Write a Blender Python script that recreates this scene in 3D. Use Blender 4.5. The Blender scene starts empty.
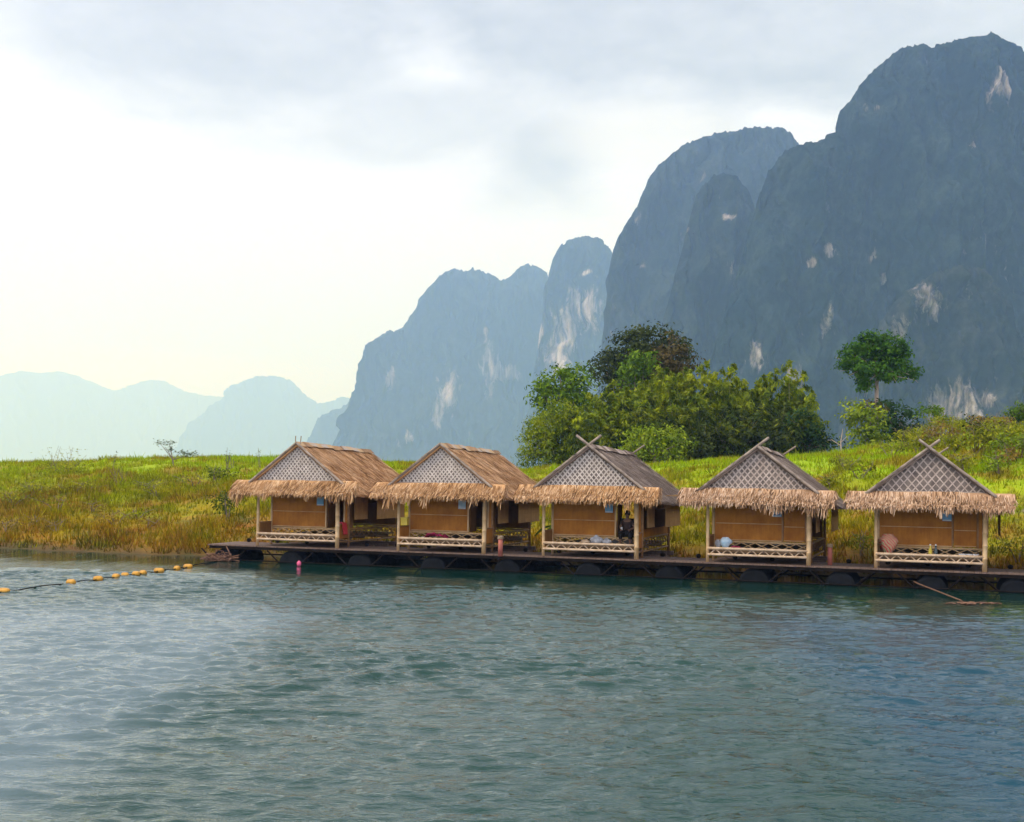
import bpy, math, random
import numpy as np
from mathutils import Vector, Matrix

sc = bpy.context.scene
COL = sc.collection
RAD = math.radians
random.seed(7)
rng = np.random.default_rng(11)

# ------------------------------------------------------------------ camera
F_PX = 1300.0
PITCH, ROLL = 0.0481, 0.0154
DECK = 0.66
CAM = Vector((0, 0, 3.035 + DECK))
cp, sp = math.cos(PITCH), math.sin(PITCH)
cr, sr = math.cos(ROLL), math.sin(ROLL)
R0, FW, U0 = Vector((1, 0, 0)), Vector((0, cp, sp)), Vector((0, -sp, cp))
RV, UV = R0 * cr + U0 * sr, U0 * cr - R0 * sr
cd = bpy.data.cameras.new('camera')
cam = bpy.data.objects.new('camera', cd)
COL.objects.link(cam)
M = Matrix.Identity(4)
for i in range(3):
    M[i][0], M[i][1], M[i][2], M[i][3] = RV[i], UV[i], -FW[i], CAM[i]
cam.matrix_world = M
cd.sensor_width = 36
cd.lens = 36 * F_PX / 1024
cd.clip_start, cd.clip_end = 0.1, 30000
sc.camera = cam


def ray(px, py):
    return (RV * ((px - 512) / F_PX) - UV * ((py - 411) / F_PX) + FW)


def at_y(px, py, y):
    d = ray(px, py)
    return CAM + d * (y / d.y)


def at_z(px, py, z):
    d = ray(px, py)
    return CAM + d * ((z - CAM.z) / d.z)


# ------------------------------------------------------------------ noise
def _h(ix, iy, iz, s):
    n = (ix * 374761393 + iy * 668265263 + iz * 2147483647 + s * 974634777) & 0xffffffff
    n = ((n ^ (n >> 13)) * 1274126177) & 0xffffffff
    n = ((n ^ (n >> 16)) * 2246822519) & 0xffffffff
    return ((n ^ (n >> 15)) & 0xffffff) / float(0xffffff)


def vnoise(x, y, z=0.0, s=0):
    x, y, z = np.broadcast_arrays(np.asarray(x, float), np.asarray(y, float), np.asarray(z, float))
    xi, yi, zi = np.floor(x).astype(np.int64), np.floor(y).astype(np.int64), np.floor(z).astype(np.int64)
    fx, fy, fz = x - xi, y - yi, z - zi
    fx, fy, fz = [f * f * f * (f * (f * 6 - 15) + 10) for f in (fx, fy, fz)]
    r = 0
    for dx in (0, 1):
        for dy in (0, 1):
            for dz in (0, 1):
                w = (fx if dx else 1 - fx) * (fy if dy else 1 - fy) * (fz if dz else 1 - fz)
                r = r + w * _h(xi + dx, yi + dy, zi + dz, s)
    return r * 2 - 1


def fbm(x, y, z=0.0, o=4, s=0, g=.5):
    r, a, f = 0, 1., 1.
    for k in range(o):
        r = r + a * vnoise(x * f, y * f, np.asarray(z) * f, s + k)
        a *= g
        f *= 2.03
    return r


def sstep(a, b, x):
    t = np.clip((x - a) / (b - a), 0, 1)
    return t * t * (3 - 2 * t)


# ------------------------------------------------------------------ mesh helpers
def link(name, me, mat, parent=None, loc=None, smooth=False):
    o = bpy.data.objects.new(name, me)
    COL.objects.link(o)
    for m in (mat if isinstance(mat, (list, tuple)) else [mat]):
        me.materials.append(m)
    if parent:
        o.parent = parent
    if loc is not None:
        o.location = loc
    if smooth:
        me.polygons.foreach_set('use_smooth', [True] * len(me.polygons))
    return o


def np_mesh(name, V, F):
    V = np.asarray(V, np.float32).reshape(-1, 3)
    F = np.asarray(F, np.int32)
    me = bpy.data.meshes.new(name)
    k = F.shape[1]
    me.vertices.add(len(V))
    me.vertices.foreach_set('co', V.ravel())
    me.loops.add(F.size)
    me.loops.foreach_set('vertex_index', F.ravel())
    me.polygons.add(len(F))
    me.polygons.foreach_set('loop_start', np.arange(0, F.size, k, dtype=np.int32))
    me.update(calc_edges=True)
    me.validate()
    return me


class MB:
    def __init__(s):
        s.v, s.f = [], []

    def poly(s, pts, faces):
        b = len(s.v)
        s.v += [tuple(p) for p in pts]
        s.f += [tuple(b + i for i in f) for f in faces]

    def box(s, x0, x1, y0, y1, z0, z1):
        s.poly([(x0, y0, z0), (x1, y0, z0), (x1, y1, z0), (x0, y1, z0), (x0, y0, z1), (x1, y0, z1), (x1, y1, z1), (x0, y1, z1)],
               [(0, 3, 2, 1), (4, 5, 6, 7), (0, 1, 5, 4), (1, 2, 6, 5), (2, 3, 7, 6), (3, 0, 4, 7)])

    def tube(s, pts, rad, n=8, cap=True):
        pts = [Vector(p) for p in pts]
        rad = rad if isinstance(rad, (list, tuple)) else [rad] * len(pts)
        b = len(s.v)
        for i, p in enumerate(pts):
            t = (pts[min(i + 1, len(pts) - 1)] - pts[max(i - 1, 0)]).normalized()
            a = Vector((0, 0, 1)) if abs(t.z) < .9 else Vector((1, 0, 0))
            u = t.cross(a).normalized()
            w = t.cross(u)
            for k in range(n):
                q = 2 * math.pi * k / n
                s.v.append(tuple(p + (u * math.cos(q) + w * math.sin(q)) * rad[i]))
        for i in range(len(pts) - 1):
            for k in range(n):
                s.f.append((b + i * n + k, b + i * n + (k + 1) % n, b + (i + 1) * n + (k + 1) % n, b + (i + 1) * n + k))
        if cap:
            s.f.append(tuple(b + k for k in range(n))[::-1])
            s.f.append(tuple(b + (len(pts) - 1) * n + k for k in range(n)))

    def bamboo(s, p0, p1, r, n=8, node=.38):
        """a bamboo pole: a tube with slight swellings at its nodes"""
        p0, p1 = Vector(p0), Vector(p1)
        L = (p1 - p0).length
        k = max(1, int(L / node))
        pts, rs = [p0], [r]
        for i in range(1, k):
            t = i / k
            e = .018 / L
            for dt, f in ((-e, .97), (0, 1.13), (e, .97)):
                pts.append(p0.lerp(p1, t + dt))
                rs.append(r * f)
        pts.append(p1)
        rs.append(r * .94)
        s.tube(pts, rs, n)

    def lathe(s, prof, c=(0, 0, 0), n=16, axis='z'):
        b = len(s.v)
        for r, h in prof:
            for k in range(n):
                q = 2 * math.pi * k / n
                a, d = r * math.cos(q), r * math.sin(q)
                p = (a, d, h) if axis == 'z' else ((h, a, d) if axis == 'x' else (a, h, d))
                s.v.append((p[0] + c[0], p[1] + c[1], p[2] + c[2]))
        for i in range(len(prof) - 1):
            for k in range(n):
                s.f.append((b + i * n + k, b + i * n + (k + 1) % n, b + (i + 1) * n + (k + 1) % n, b + (i + 1) * n + k))
        s.f.append(tuple(b + k for k in range(n))[::-1])
        s.f.append(tuple(b + (len(prof) - 1) * n + k for k in range(n)))

    def build(s, name, mat, parent=None, loc=None, smooth=False):
        me = bpy.data.meshes.new(name)
        me.from_pydata(s.v, [], s.f)
        me.update()
        return link(name, me, mat, parent, loc, smooth)


def tag(o, label=None, cat=None, group=None, kind=None):
    if label:
        o['label'] = label
    if cat:
        o['category'] = cat
    if group:
        o['group'] = group
    if kind:
        o['kind'] = kind
    return o


def empty(name, loc, label, cat, group=None, rz=0):
    o = bpy.data.objects.new(name, None)
    COL.objects.link(o)
    o.location = loc
    o.rotation_euler = (0, 0, rz)
    o.empty_display_size = .3
    return tag(o, label, cat, group)


# ------------------------------------------------------------------ materials
class NT:
    def __init__(s, name):
        s.m = bpy.data.materials.new(name)
        s.m.use_nodes = True
        s.t = s.m.node_tree
        s.n, s.l = s.t.nodes, s.t.links
        s.p = s.n['Principled BSDF']
        s.out = s.n['Material Output']
        s.p.inputs['Roughness'].default_value = .8

    def node(s, typ, **kw):
        n = s.n.new(typ)
        for k, v in kw.items():
            if k.startswith('i_'):
                key = k[2:].replace('_', ' ')
                n.inputs[key].default_value = v
            else:
                setattr(n, k, v)
        return n

    def coord(s, scale=(1, 1, 1), kind='Object'):
        c = s.node('ShaderNodeTexCoord')
        m = s.node('ShaderNodeMapping')
        m.inputs['Scale'].default_value = scale
        s.l.new(c.outputs[kind], m.inputs['Vector'])
        return m.outputs[0]

    def noise(s, scale, detail=3, vec=None, rough=.55, dist=0):
        n = s.node('ShaderNodeTexNoise')
        n.inputs['Scale'].default_value = scale
        n.inputs['Detail'].default_value = detail
        n.inputs['Roughness'].default_value = rough
        n.inputs['Distortion'].default_value = dist
        if vec is not None:
            s.l.new(vec, n.inputs['Vector'])
        return n.outputs['Fac']

    def ramp(s, fac, stops):
        r = s.node('ShaderNodeValToRGB')
        e = r.color_ramp.elements
        while len(e) < len(stops):
            e.new(.5)
        for el, (p, c) in zip(e, stops):
            el.position = p
            el.color = (*c, 1) if len(c) == 3 else c
        s.l.new(fac, r.inputs['Fac'])
        return r.outputs['Color']

    def val(s, x):
        n = s.node('ShaderNodeValue')
        n.outputs[0].default_value = x
        return n.outputs[0]

    def math(s, op, a, b=None, c=None, clamp=False):
        n = s.node('ShaderNodeMath', operation=op, use_clamp=clamp)
        for i, v in enumerate((a, b, c)):
            if v is None:
                continue
            if isinstance(v, (int, float)):
                n.inputs[i].default_value = v
            else:
                s.l.new(v, n.inputs[i])
        return n.outputs[0]

    def mix(s, fac, a, b, typ='MIX'):
        n = s.node('ShaderNodeMix', data_type='RGBA', blend_type=typ)
        n.clamp_factor = True
        for sock, v in ((n.inputs[0], fac), (n.inputs[6], a), (n.inputs[7], b)):
            if isinstance(v, (int, float)):
                sock.default_value = v
            elif isinstance(v, tuple):
                sock.default_value = (*v, 1)
            else:
                s.l.new(v, sock)
        return n.outputs[2]

    def island(s):
        return s.node('ShaderNodeNewGeometry').outputs['Random Per Island']

    def base(s, c):
        if isinstance(c, tuple):
            s.p.inputs['Base Color'].default_value = (*c, 1)
        else:
            s.l.new(c, s.p.inputs['Base Color'])

    def bump(s, h, strength=.4, dist=.02):
        b = s.node('ShaderNodeBump')
        b.inputs['Strength'].default_value = strength
        b.inputs['Distance'].default_value = dist
        s.l.new(h, b.inputs['Height'])
        s.l.new(b.outputs[0], s.p.inputs['Normal'])


def mottled(name, c0, c1, scale=6, rough=.8, bump=.3, stretch=(1, 1, 1), spec=.3):
    t = NT(name)
    v = t.coord(stretch)
    f = t.noise(scale, 5, v)
    t.base(t.ramp(f, [(.3, c0), (.7, c1)]))
    t.bump(f, bump)
    t.p.inputs['Roughness'].default_value = rough
    t.p.inputs['Specular IOR Level'].default_value = spec
    return t.m


def leafy(name, stops, transl=.3, nscale=.9, namt=.55):
    t = NT(name)
    isl = t.island()
    v = t.coord()
    f = t.noise(nscale, 3, v)  # clump-scale noise in the leaf colour stands in for shade between tufts
    k = t.math('ADD', t.math('MULTIPLY', isl, 1 - namt), t.math('MULTIPLY', t.math('MULTIPLY_ADD', f, 3.4, -1.2), namt), clamp=True)
    col = t.ramp(k, stops)
    d = t.node('ShaderNodeBsdfDiffuse')
    tr = t.node('ShaderNodeBsdfTranslucent')
    gl = t.node('ShaderNodeBsdfGlossy')
    gl.inputs['Roughness'].default_value = .45
    gl.inputs['Color'].default_value = (.9, .95, 1, 1)
    mx = t.node('ShaderNodeMixShader')
    mx.inputs[0].default_value = transl
    m2 = t.node('ShaderNodeMixShader')
    m2.inputs[0].default_value = .008
    t.l.new(col, d.inputs['Color'])
    t.l.new(col, tr.inputs['Color'])
    t.l.new(d.outputs[0], mx.inputs[1])
    t.l.new(tr.outputs[0], mx.inputs[2])
    t.l.new(mx.outputs[0], m2.inputs[1])
    t.l.new(gl.outputs[0], m2.inputs[2])
    t.l.new(m2.outputs[0], t.out.inputs['Surface'])
    return t.m


def thatch(name, stops):
    t = NT(name)
    v = t.coord()
    f = t.noise(1.3, 4, v)
    f2 = t.noise(30, 2, t.coord((1, 1, .15)))
    k = t.math('ADD', t.math('MULTIPLY', t.island(), 1.0), t.math('MULTIPLY_ADD', f, 1.1, -.55), clamp=True)
    t.base(t.mix(t.math('MULTIPLY', f2, .35), t.ramp(k, stops), (.10, .06, .03)))
    t.p.inputs['Roughness'].default_value = .9
    t.p.inputs['Specular IOR Level'].default_value = .15
    return t.m


def woven(name, c0, c1, scale=9):
    t = NT(name)
    v = t.coord((1, 1, 1))
    w1 = t.node('ShaderNodeTexWave', wave_type='BANDS', bands_direction='X')
    w1.inputs['Scale'].default_value = scale
    w1.inputs['Distortion'].default_value = 1.5
    w1.inputs['Detail'].default_value = 2
    w2 = t.node('ShaderNodeTexWave', wave_type='BANDS', bands_direction='Z')
    w2.inputs['Scale'].default_value = scale
    w2.inputs['Distortion'].default_value = 1.5
    w2.inputs['Detail'].default_value = 2
    t.l.new(v, w1.inputs['Vector'])
    t.l.new(v, w2.inputs['Vector'])
    h = t.math('ADD', t.math('MULTIPLY', w1.outputs['Fac'], .5), t.math('MULTIPLY', w2.outputs['Fac'], .5))
    f = t.noise(1.6, 5, v, .65)
    f3 = t.noise(26, 3, v)
    st = t.noise(1.0, 4, t.coord((7, 7, .7)), .7)
    col = t.ramp(t.math('ADD', t.math('MULTIPLY', f, .6), t.math('MULTIPLY', st, .4)), [(.36, tuple(q * .72 for q in c0)), (.62, c1)])
    col = t.mix(t.math('MULTIPLY', f3, .35), col, (c0[0] * .5, c0[1] * .45, c0[2] * .4))
    t.base(t.mix(t.math('MULTIPLY', h, .25), col, c1))
    t.bump(h, .35, .01)
    t.p.inputs['Roughness'].default_value = .75
    t.p.inputs['Specular IOR Level'].default_value = .25
    return t.m


MT = {}
MT['thatch_fresh'] = thatch('fresh thatch', [(0, (.13, .06, .025)), (.3, (.40, .19, .075)), (.65, (.60, .33, .15)), (1, (.78, .52, .31))])
MT['thatch_skirt'] = thatch('eave thatch', [(0, (.12, .058, .024)), (.3, (.38, .195, .08)), (.65, (.57, .325, .15)), (1, (.76, .52, .31))])
MT['thatch_skirt_old'] = thatch('older eave thatch', [(0, (.11, .06, .03)), (.3, (.35, .20, .105)), (.65, (.53, .325, .19)), (1, (.72, .52, .36))])
MT['thatch_grey'] = thatch('weathered thatch', [(0, (.05, .036, .03)), (.35, (.16, .115, .092)), (.7, (.29, .22, .18)), (1, (.46, .37, .31))])
MT['thatch_mixed'] = thatch('half weathered thatch', [(0, (.20, .12, .07)), (.35, (.42, .25, .13)), (.6, (.50, .34, .19)), (1, (.42, .36, .32))])
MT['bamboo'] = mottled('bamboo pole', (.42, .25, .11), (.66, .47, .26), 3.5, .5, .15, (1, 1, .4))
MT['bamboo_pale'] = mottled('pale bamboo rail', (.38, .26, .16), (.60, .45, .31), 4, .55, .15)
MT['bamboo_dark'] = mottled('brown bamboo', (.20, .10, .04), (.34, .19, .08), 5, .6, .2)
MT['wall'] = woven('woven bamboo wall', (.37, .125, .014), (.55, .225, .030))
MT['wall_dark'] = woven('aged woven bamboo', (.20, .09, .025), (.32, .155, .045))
MT['blind'] = woven('bamboo blind', (.42, .22, .07), (.58, .34, .12), 14)
MT['floor'] = mottled('split bamboo floor', (.12, .075, .04), (.24, .15, .08), 8, .7, .3, (8, 1, 1))
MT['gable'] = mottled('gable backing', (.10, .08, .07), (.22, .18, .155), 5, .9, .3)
MT['lattice'] = mottled('weathered bamboo slat', (.42, .365, .32), (.64, .57, .51), 4, .8, .2)
MT['lattice_brown'] = mottled('brown weathered slat', (.33, .26, .22), (.54, .45, .39), 4, .8, .2)
MT['pole_grey'] = mottled('weathered pole', (.17, .13, .10), (.36, .29, .23), 5, .8, .2)
MT['deck'] = mottled('deck boards', (.07, .045, .035), (.22, .145, .11), 5, .75, .4, (9, .6, 1))
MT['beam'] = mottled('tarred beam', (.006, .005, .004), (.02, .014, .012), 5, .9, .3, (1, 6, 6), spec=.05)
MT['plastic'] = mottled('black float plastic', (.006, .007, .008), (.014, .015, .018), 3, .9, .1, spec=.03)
MT['rope'] = mottled('old rope', (.22, .15, .09), (.42, .31, .2), 20, .9, .3)
MT['rope_dark'] = mottled('wet brown rope', (.07, .03, .018), (.24, .13, .08), 12, .9, .3)
MT['red'] = mottled('red cloth', (.40, .02, .03), (.55, .05, .05), 9, .85, .3)
MT['maroon'] = mottled('crimson cloth', (.22, .012, .04), (.38, .02, .09), 7, .85, .3)
MT['yellow'] = mottled('yellow plastic', (.62, .46, .05), (.72, .58, .10), 6, .5, .1)
MT['buoy'] = mottled('yellow float', (.34, .155, .018), (.58, .30, .035), 5, .45, .2)
MT['pink'] = mottled('pink float', (.55, .06, .16), (.7, .13, .25), 5, .45, .1)
MT['white'] = mottled('white plastic', (.6, .6, .6), (.8, .8, .8), 6, .5, .1)
MT['grey_bag'] = mottled('grey plastic bag', (.20, .20, .21), (.62, .62, .64), 5, .5, .3)
MT['blue_bag'] = mottled('pale blue plastic bag', (.30, .48, .60), (.68, .76, .80), 5, .5, .3)
MT['blue'] = mottled('blue sign sheet', (.16, .38, .58), (.26, .50, .70), 3, .6, .05)
MT['navy'] = mottled('dark blue print', (.02, .07, .2), (.04, .11, .28), 5, .6, 0)
MT['post_red'] = mottled('red painted post', (.26, .07, .05), (.42, .14, .10), 7, .7, .3)
MT['black'] = mottled('black interior cloth', (.008, .007, .006), (.02, .016, .014), 5, .8, .1)
MT['skin'] = mottled('skin', (.16, .085, .05), (.22, .12, .075), 6, .6, .05)
MT['hair'] = mottled('black hair', (.008, .007, .006), (.018, .015, .013), 20, .5, .2)
MT['shirt'] = mottled('dark brown shirt', (.035, .02, .017), (.07, .04, .032), 8, .9, .2)
MT['bark'] = mottled('bark', (.10, .075, .055), (.24, .19, .15), 5, .9, .5, (3, 3, .6))
MT['bark_pale'] = mottled('pale pink bark', (.26, .19, .16), (.46, .36, .31), 4, .9, .4, (3, 3, .6))
MT['culm'] = mottled('bamboo culm', (.14, .15, .03), (.34, .30, .09), 3, .6, .1)
MT['bottle'] = mottled('dark glass', (.01, .03, .03), (.03, .06, .06), 4, .15, 0, spec=.6)

_st = NT('striped bag')
_w = _st.node('ShaderNodeTexWave', wave_type='BANDS', bands_direction='DIAGONAL')
_w.inputs['Scale'].default_value = 5
_w.inputs['Distortion'].default_value = 4
_st.l.new(_st.coord(), _w.inputs['Vector'])
_st.base(_st.ramp(_w.outputs['Fac'], [(.25, (.52, .05, .04)), (.5, (.60, .16, .10)), (.65, (.68, .6, .45)), (.9, (.35, .3, .12))]))
MT['striped'] = _st.m

MT['leaf_bright'] = leafy('bright green leaves', [(0, (.012, .032, .001)), (.5, (.085, .165, .003)), (1, (.24, .34, .008))])
MT['leaf_lime'] = leafy('lime leaves', [(0, (.04, .08, .004)), (.5, (.17, .24, .008)), (1, (.34, .38, .015))])
MT['leaf_dark'] = leafy('dark green leaves', [(0, (.008, .014, .002)), (.5, (.030, .045, .005)), (1, (.085, .10, .012))], .25)
MT['leaf_deep'] = leafy('deep bluish green leaves', [(0, (.005, .016, .003)), (.5, (.018, .050, .010)), (1, (.05, .10, .016))], .25)
MT['leaf_brown'] = leafy('brown tinged leaves', [(0, (.03, .022, .006)), (.5, (.075, .06, .014)), (1, (.15, .10, .025))], .25)
MT['leaf_bamboo'] = leafy('bamboo leaves', [(0, (.010, .024, .001)), (.33, (.085, .135, .003)), (.7, (.25, .30, .005)), (1, (.46, .47, .010))], .32, .5)
MT['leaf_umbrella'] = leafy('umbrella tree leaves', [(0, (.006, .022, .001)), (.5, (.035, .105, .003)), (1, (.11, .22, .006))], .25)
MT['leaf_bamboo_green'] = leafy('green bamboo leaves', [(0, (.006, .014, .001)), (.5, (.055, .085, .003)), (1, (.24, .26, .006))], .28, .75)
MT['leaf_shrub'] = leafy('yellow green shrub leaves', [(0, (.05, .07, .004)), (.5, (.22, .24, .008)), (1, (.44, .40, .015))], .35, .5)
MT['leaf_dry'] = leafy('dry rusty shrub leaves', [(0, (.09, .055, .010)), (.5, (.22, .15, .018)), (1, (.36, .24, .04))], .3, .5)
MT['leaf_grey'] = leafy('grey green leaves', [(0, (.05, .08, .04)), (1, (.14, .17, .09))], .3)
MT['leaf_banana'] = leafy('banana leaf', [(0, (.05, .13, .015)), (1, (.16, .28, .04))], .4)


def ground_color(t):
    v = t.coord()
    z = t.node('ShaderNodeSeparateXYZ')
    t.l.new(v, z.inputs[0])
    big = t.noise(.10, 4, v, .6)
    mid = t.noise(.45, 4, v, .6)
    fine = t.noise(4.5, 3, v, .6)
    # height above the water: dry reddish growth low on the bank, lush grass on top
    k = t.math('ADD', t.math('MULTIPLY', z.outputs['Z'], .235), t.math('MULTIPLY_ADD', big, 1.5, -.75))
    k = t.math('ADD', k, t.math('MULTIPLY_ADD', mid, .9, -.45), clamp=True)
    lush = t.ramp(k, [(0, (.16, .075, .009)), (.18, (.34, .17, .008)), (.36, (.31, .23, .005)), (.58, (.26, .28, .004)), (.8, (.32, .39, .005)), (1, (.31, .45, .006))])
    rust = t.noise(.32, 4, t.coord((1.0, 1.0, 1.0)), .65, .6)
    col = t.mix(t.ramp(rust, [(.50, (0, 0, 0)), (.60, (1, 1, 1))]), lush, t.mix(k, (.30, .11, .022), (.30, .24, .014)))
    dk = t.ramp(t.noise(.75, 5, v, .75), [(.38, (1, 1, 1)), (.50, (0, 0, 0))])
    hi = t.math('MULTIPLY_ADD', z.outputs['Z'], -.30, 1.55, clamp=True)
    col = t.mix(t.math('MULTIPLY', t.math('MULTIPLY', dk, .75), hi), col, (.075, .10, .006))
    d2 = t.ramp(t.noise(2.1, 4, v, .7), [(.36, (1, 1, 1)), (.48, (0, 0, 0))])
    col = t.mix(t.math('MULTIPLY', t.math('MULTIPLY', d2, .5), hi), col, (.11, .11, .008))
    wet = t.math('MULTIPLY_ADD', z.outputs['Z'], -2.6, 1.0, clamp=True)
    col = t.mix(t.math('MULTIPLY', wet, .8), col, (.05, .04, .018))
    return col, fine


tg = NT('bank soil and turf')
c, f = ground_color(tg)
tg.base(tg.mix(.2, c, (.09, .065, .02)))
tg.bump(f, .6, .15)
tg.p.inputs['Specular IOR Level'].default_value = .1
MT['ground'] = tg.m

tg = NT('grass blades')
c, f = ground_color(tg)
isl = tg.island()
c = tg.mix(tg.ramp(isl, [(0, (.75, .75, .75)), (.5, (.1, .1, .1)), (1, (0, 0, 0))]), c, (.05, .06, .004))
c = tg.mix(tg.ramp(isl, [(.8, (0, 0, 0)), (1, (.6, .6, .6))]), c, (.48, .44, .025))
d = tg.node('ShaderNodeBsdfDiffuse')
tr = tg.node('ShaderNodeBsdfTranslucent')
mx = tg.node('ShaderNodeMixShader')
mx.inputs[0].default_value = .4
for n in (d, tr):
    tg.l.new(c, n.inputs['Color'])
tg.l.new(d.outputs[0], mx.inputs[1])
tg.l.new(tr.outputs[0], mx.inputs[2])
tg.l.new(mx.outputs[0], tg.out.inputs['Surface'])
MT['grass'] = tg.m

# ------------------------------------------------------------------ raft line frame
P0 = Vector((-8.4659, 51.8442, DECK))
ANG = 0.3273
RD = Vector((math.cos(ANG), -math.sin(ANG), 0))
ND = Vector((math.sin(ANG), math.cos(ANG), 0))
HS = [0, 6.1378, 12.0122, 18.1635, 23.9335, 29.85]


def dock(s, ly=0, lz=0):
    return P0 + RD * s + ND * ly + Vector((0, 0, lz))


# ------------------------------------------------------------------ terrain
CREST_X = np.array([-200, -60, -30.7, -24.7, -18.7, -6.7, 1, 10, 19.7, 26, 31, 45, 80, 200.])
CREST_H = np.array([3.4, 3.4, 3.75, 4.1, 4.3, 4.1, 3.8, 4.3, 5.0, 5.9, 6.7, 9.5, 12, 12.])


def terrain(x, y):
    u = (x - P0.x) * RD.x + (y - P0.y) * RD.y
    q = (x - P0.x) * ND.x + (y - P0.y) * ND.y
    qs = 1.5 + 3.4 * sstep(-8, -1, u) + .35 * vnoise(u * .35, 3.1, 0, 5) + .12 * vnoise(u * 1.6, 1.1, 0, 6)
    d = q - qs
    H = np.interp(x, CREST_X, CREST_H)
    wl = 27 - 6 * sstep(2, 14, x)
    up = np.clip(d / wl, 0, 1)
    S = .62 * (1 - (1 - up) ** 2.2) + .38 * sstep(.25, 1.0, up)
    z = np.where(d > 0, H * S, np.maximum(d * .28, -1.6))
    far = sstep(32, 90, d)
    z = z * (1 - far) + 3.0 * far + far * sstep(0, 50, x) * 2
    nz = .22 * fbm(x * .22, y * .22, 0, 4, 3) + .10 * fbm(x * .9, y * .9, 0, 3, 9)
    return z + nz * sstep(0, 6, d) * (1 - .7 * sstep(200, 600, d))


def spaced(lo, hi, step, ends_lo, ends_hi, growth=1.25):
    a = list(np.arange(lo, hi + 1e-6, step))
    s, p = step, a[-1]
    while p < ends_hi:
        s *= growth
        p += s
        a.append(min(p, ends_hi))
    s, p, b = step, a[0], []
    while p > ends_lo:
        s *= growth
        p -= s
        b.append(max(p, ends_lo))
    return np.array(b[::-1] + a)


def grid_faces(nx, ny):
    i = np.arange(nx * ny).reshape(ny, nx)
    return np.stack([i[:-1, :-1], i[:-1, 1:], i[1:, 1:], i[1:, :-1]], -1).reshape(-1, 4)


gx = spaced(-46, 56, .42, -15500, 15500)
gy = spaced(42, 112, .42, 30, 20500)
GX, GY = np.meshgrid(gx, gy)
me = np_mesh('ground', np.stack([GX, GY, terrain(GX, GY)], -1), grid_faces(len(gx), len(gy)))
tag(link('ground', me, MT['ground'], smooth=True), 'grassy lake bank rising behind the raft huts', 'ground', kind='structure')

# grass: blades on the visible bank (uncountable -> stuff)
NB = 270000
bx = rng.uniform(-62, 50, NB * 2)
by = rng.uniform(40, 100, NB * 2)
hz_ = terrain(bx, by)
dens = fbm(bx * .5, by * .5, 0, 3, 21)
ok = (hz_ > .04) & (dens > rng.uniform(-1.3, .25, len(bx))) & (rng.random(len(bx)) < np.where(np.abs(bx) < by * .46 + 4, 1, .35))
bx, by, hz_ = bx[ok][:NB], by[ok][:NB], hz_[ok][:NB]
n = len(bx)
tall = np.clip(.5 + .55 * fbm(bx * .35, by * .35, 0, 3, 33), .15, 1.2) * (1 - .6 * sstep(2.4, 3.6, hz_) * sstep(26, 14, bx))
hh = rng.uniform(.16, .42, n) * (.5 + tall)
hh[rng.random(n) > .985] *= 1.9
wd = rng.uniform(.018, .05, n)
an = rng.uniform(0, 2 * np.pi, n)
ln = rng.normal(0, .35, (n, 2)) * hh[:, None]
V = np.empty((n, 3, 3))
V[:, 0] = np.stack([bx - np.cos(an) * wd, by - np.sin(an) * wd, hz_ - .04], -1)
V[:, 1] = np.stack([bx + np.cos(an) * wd, by + np.sin(an) * wd, hz_ - .04], -1)
V[:, 2] = np.stack([bx + ln[:, 0], by + ln[:, 1], hz_ + hh], -1)
me = np_mesh('grass', V, np.arange(3 * n).reshape(-1, 3))
tag(link('grass', me, MT['grass']), 'tall yellow green grass covering the lake bank', 'grass', kind='stuff')

# ------------------------------------------------------------------ water
wx = spaced(-23, 23, .07, -3000, 3000, 1.3)
wy = spaced(9.5, 46, .052, -600, 140, 1.25)
WX, WY = np.meshgrid(wx, wy)


def waves(x, y):
    wxp = x + .8 * vnoise(x * .25, y * .25, 0, 50)
    wyp = y + .8 * vnoise(x * .22, y * .22, 4, 51)
    big = vnoise(wxp * .60, wyp * 1.7, 0, 52)
    m1 = vnoise(wxp * 1.6 + wyp * .3, wyp * 4.0, 2, 53)
    r1 = 1 - np.abs(vnoise(wxp * 1.25 - wyp * .2, wyp * 3.1, 6, 57))
    m2 = vnoise(wxp * 3.4 - wyp * .5, wyp * 7.2, 3, 54)
    sm = vnoise(x * 6.0, y * 11, 5, 55)
    gust = .65 + .5 * np.clip(vnoise(x * .12, y * .2, 8, 58) + .3, 0, 1)
    return (.032 * big + .034 * m1 + .036 * r1 ** 3 + .020 * m2 + .010 * sm) * gust


fade = sstep(70, 40, WY) * sstep(40, 24, np.abs(WX)) * sstep(0, 8.5, WY)
calm = 1 - .9 * sstep(-11, -2, (WX - P0.x) * ND.x + (WY - P0.y) * ND.y) * sstep(-18, -10, WX)
WZ = waves(WX, WY) * fade * calm
me = np_mesh('water', np.stack([WX, WY, WZ], -1), grid_faces(len(wx), len(wy)))
t = NT('lake water')
v = t.coord()
xyz = t.node('ShaderNodeSeparateXYZ')
t.l.new(v, xyz.inputs[0])
X, Y = xyz.outputs['X'], xyz.outputs['Y']
wob = t.math('MULTIPLY_ADD', t.noise(.16, 4, v, .6), 5, -2.5)
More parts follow.
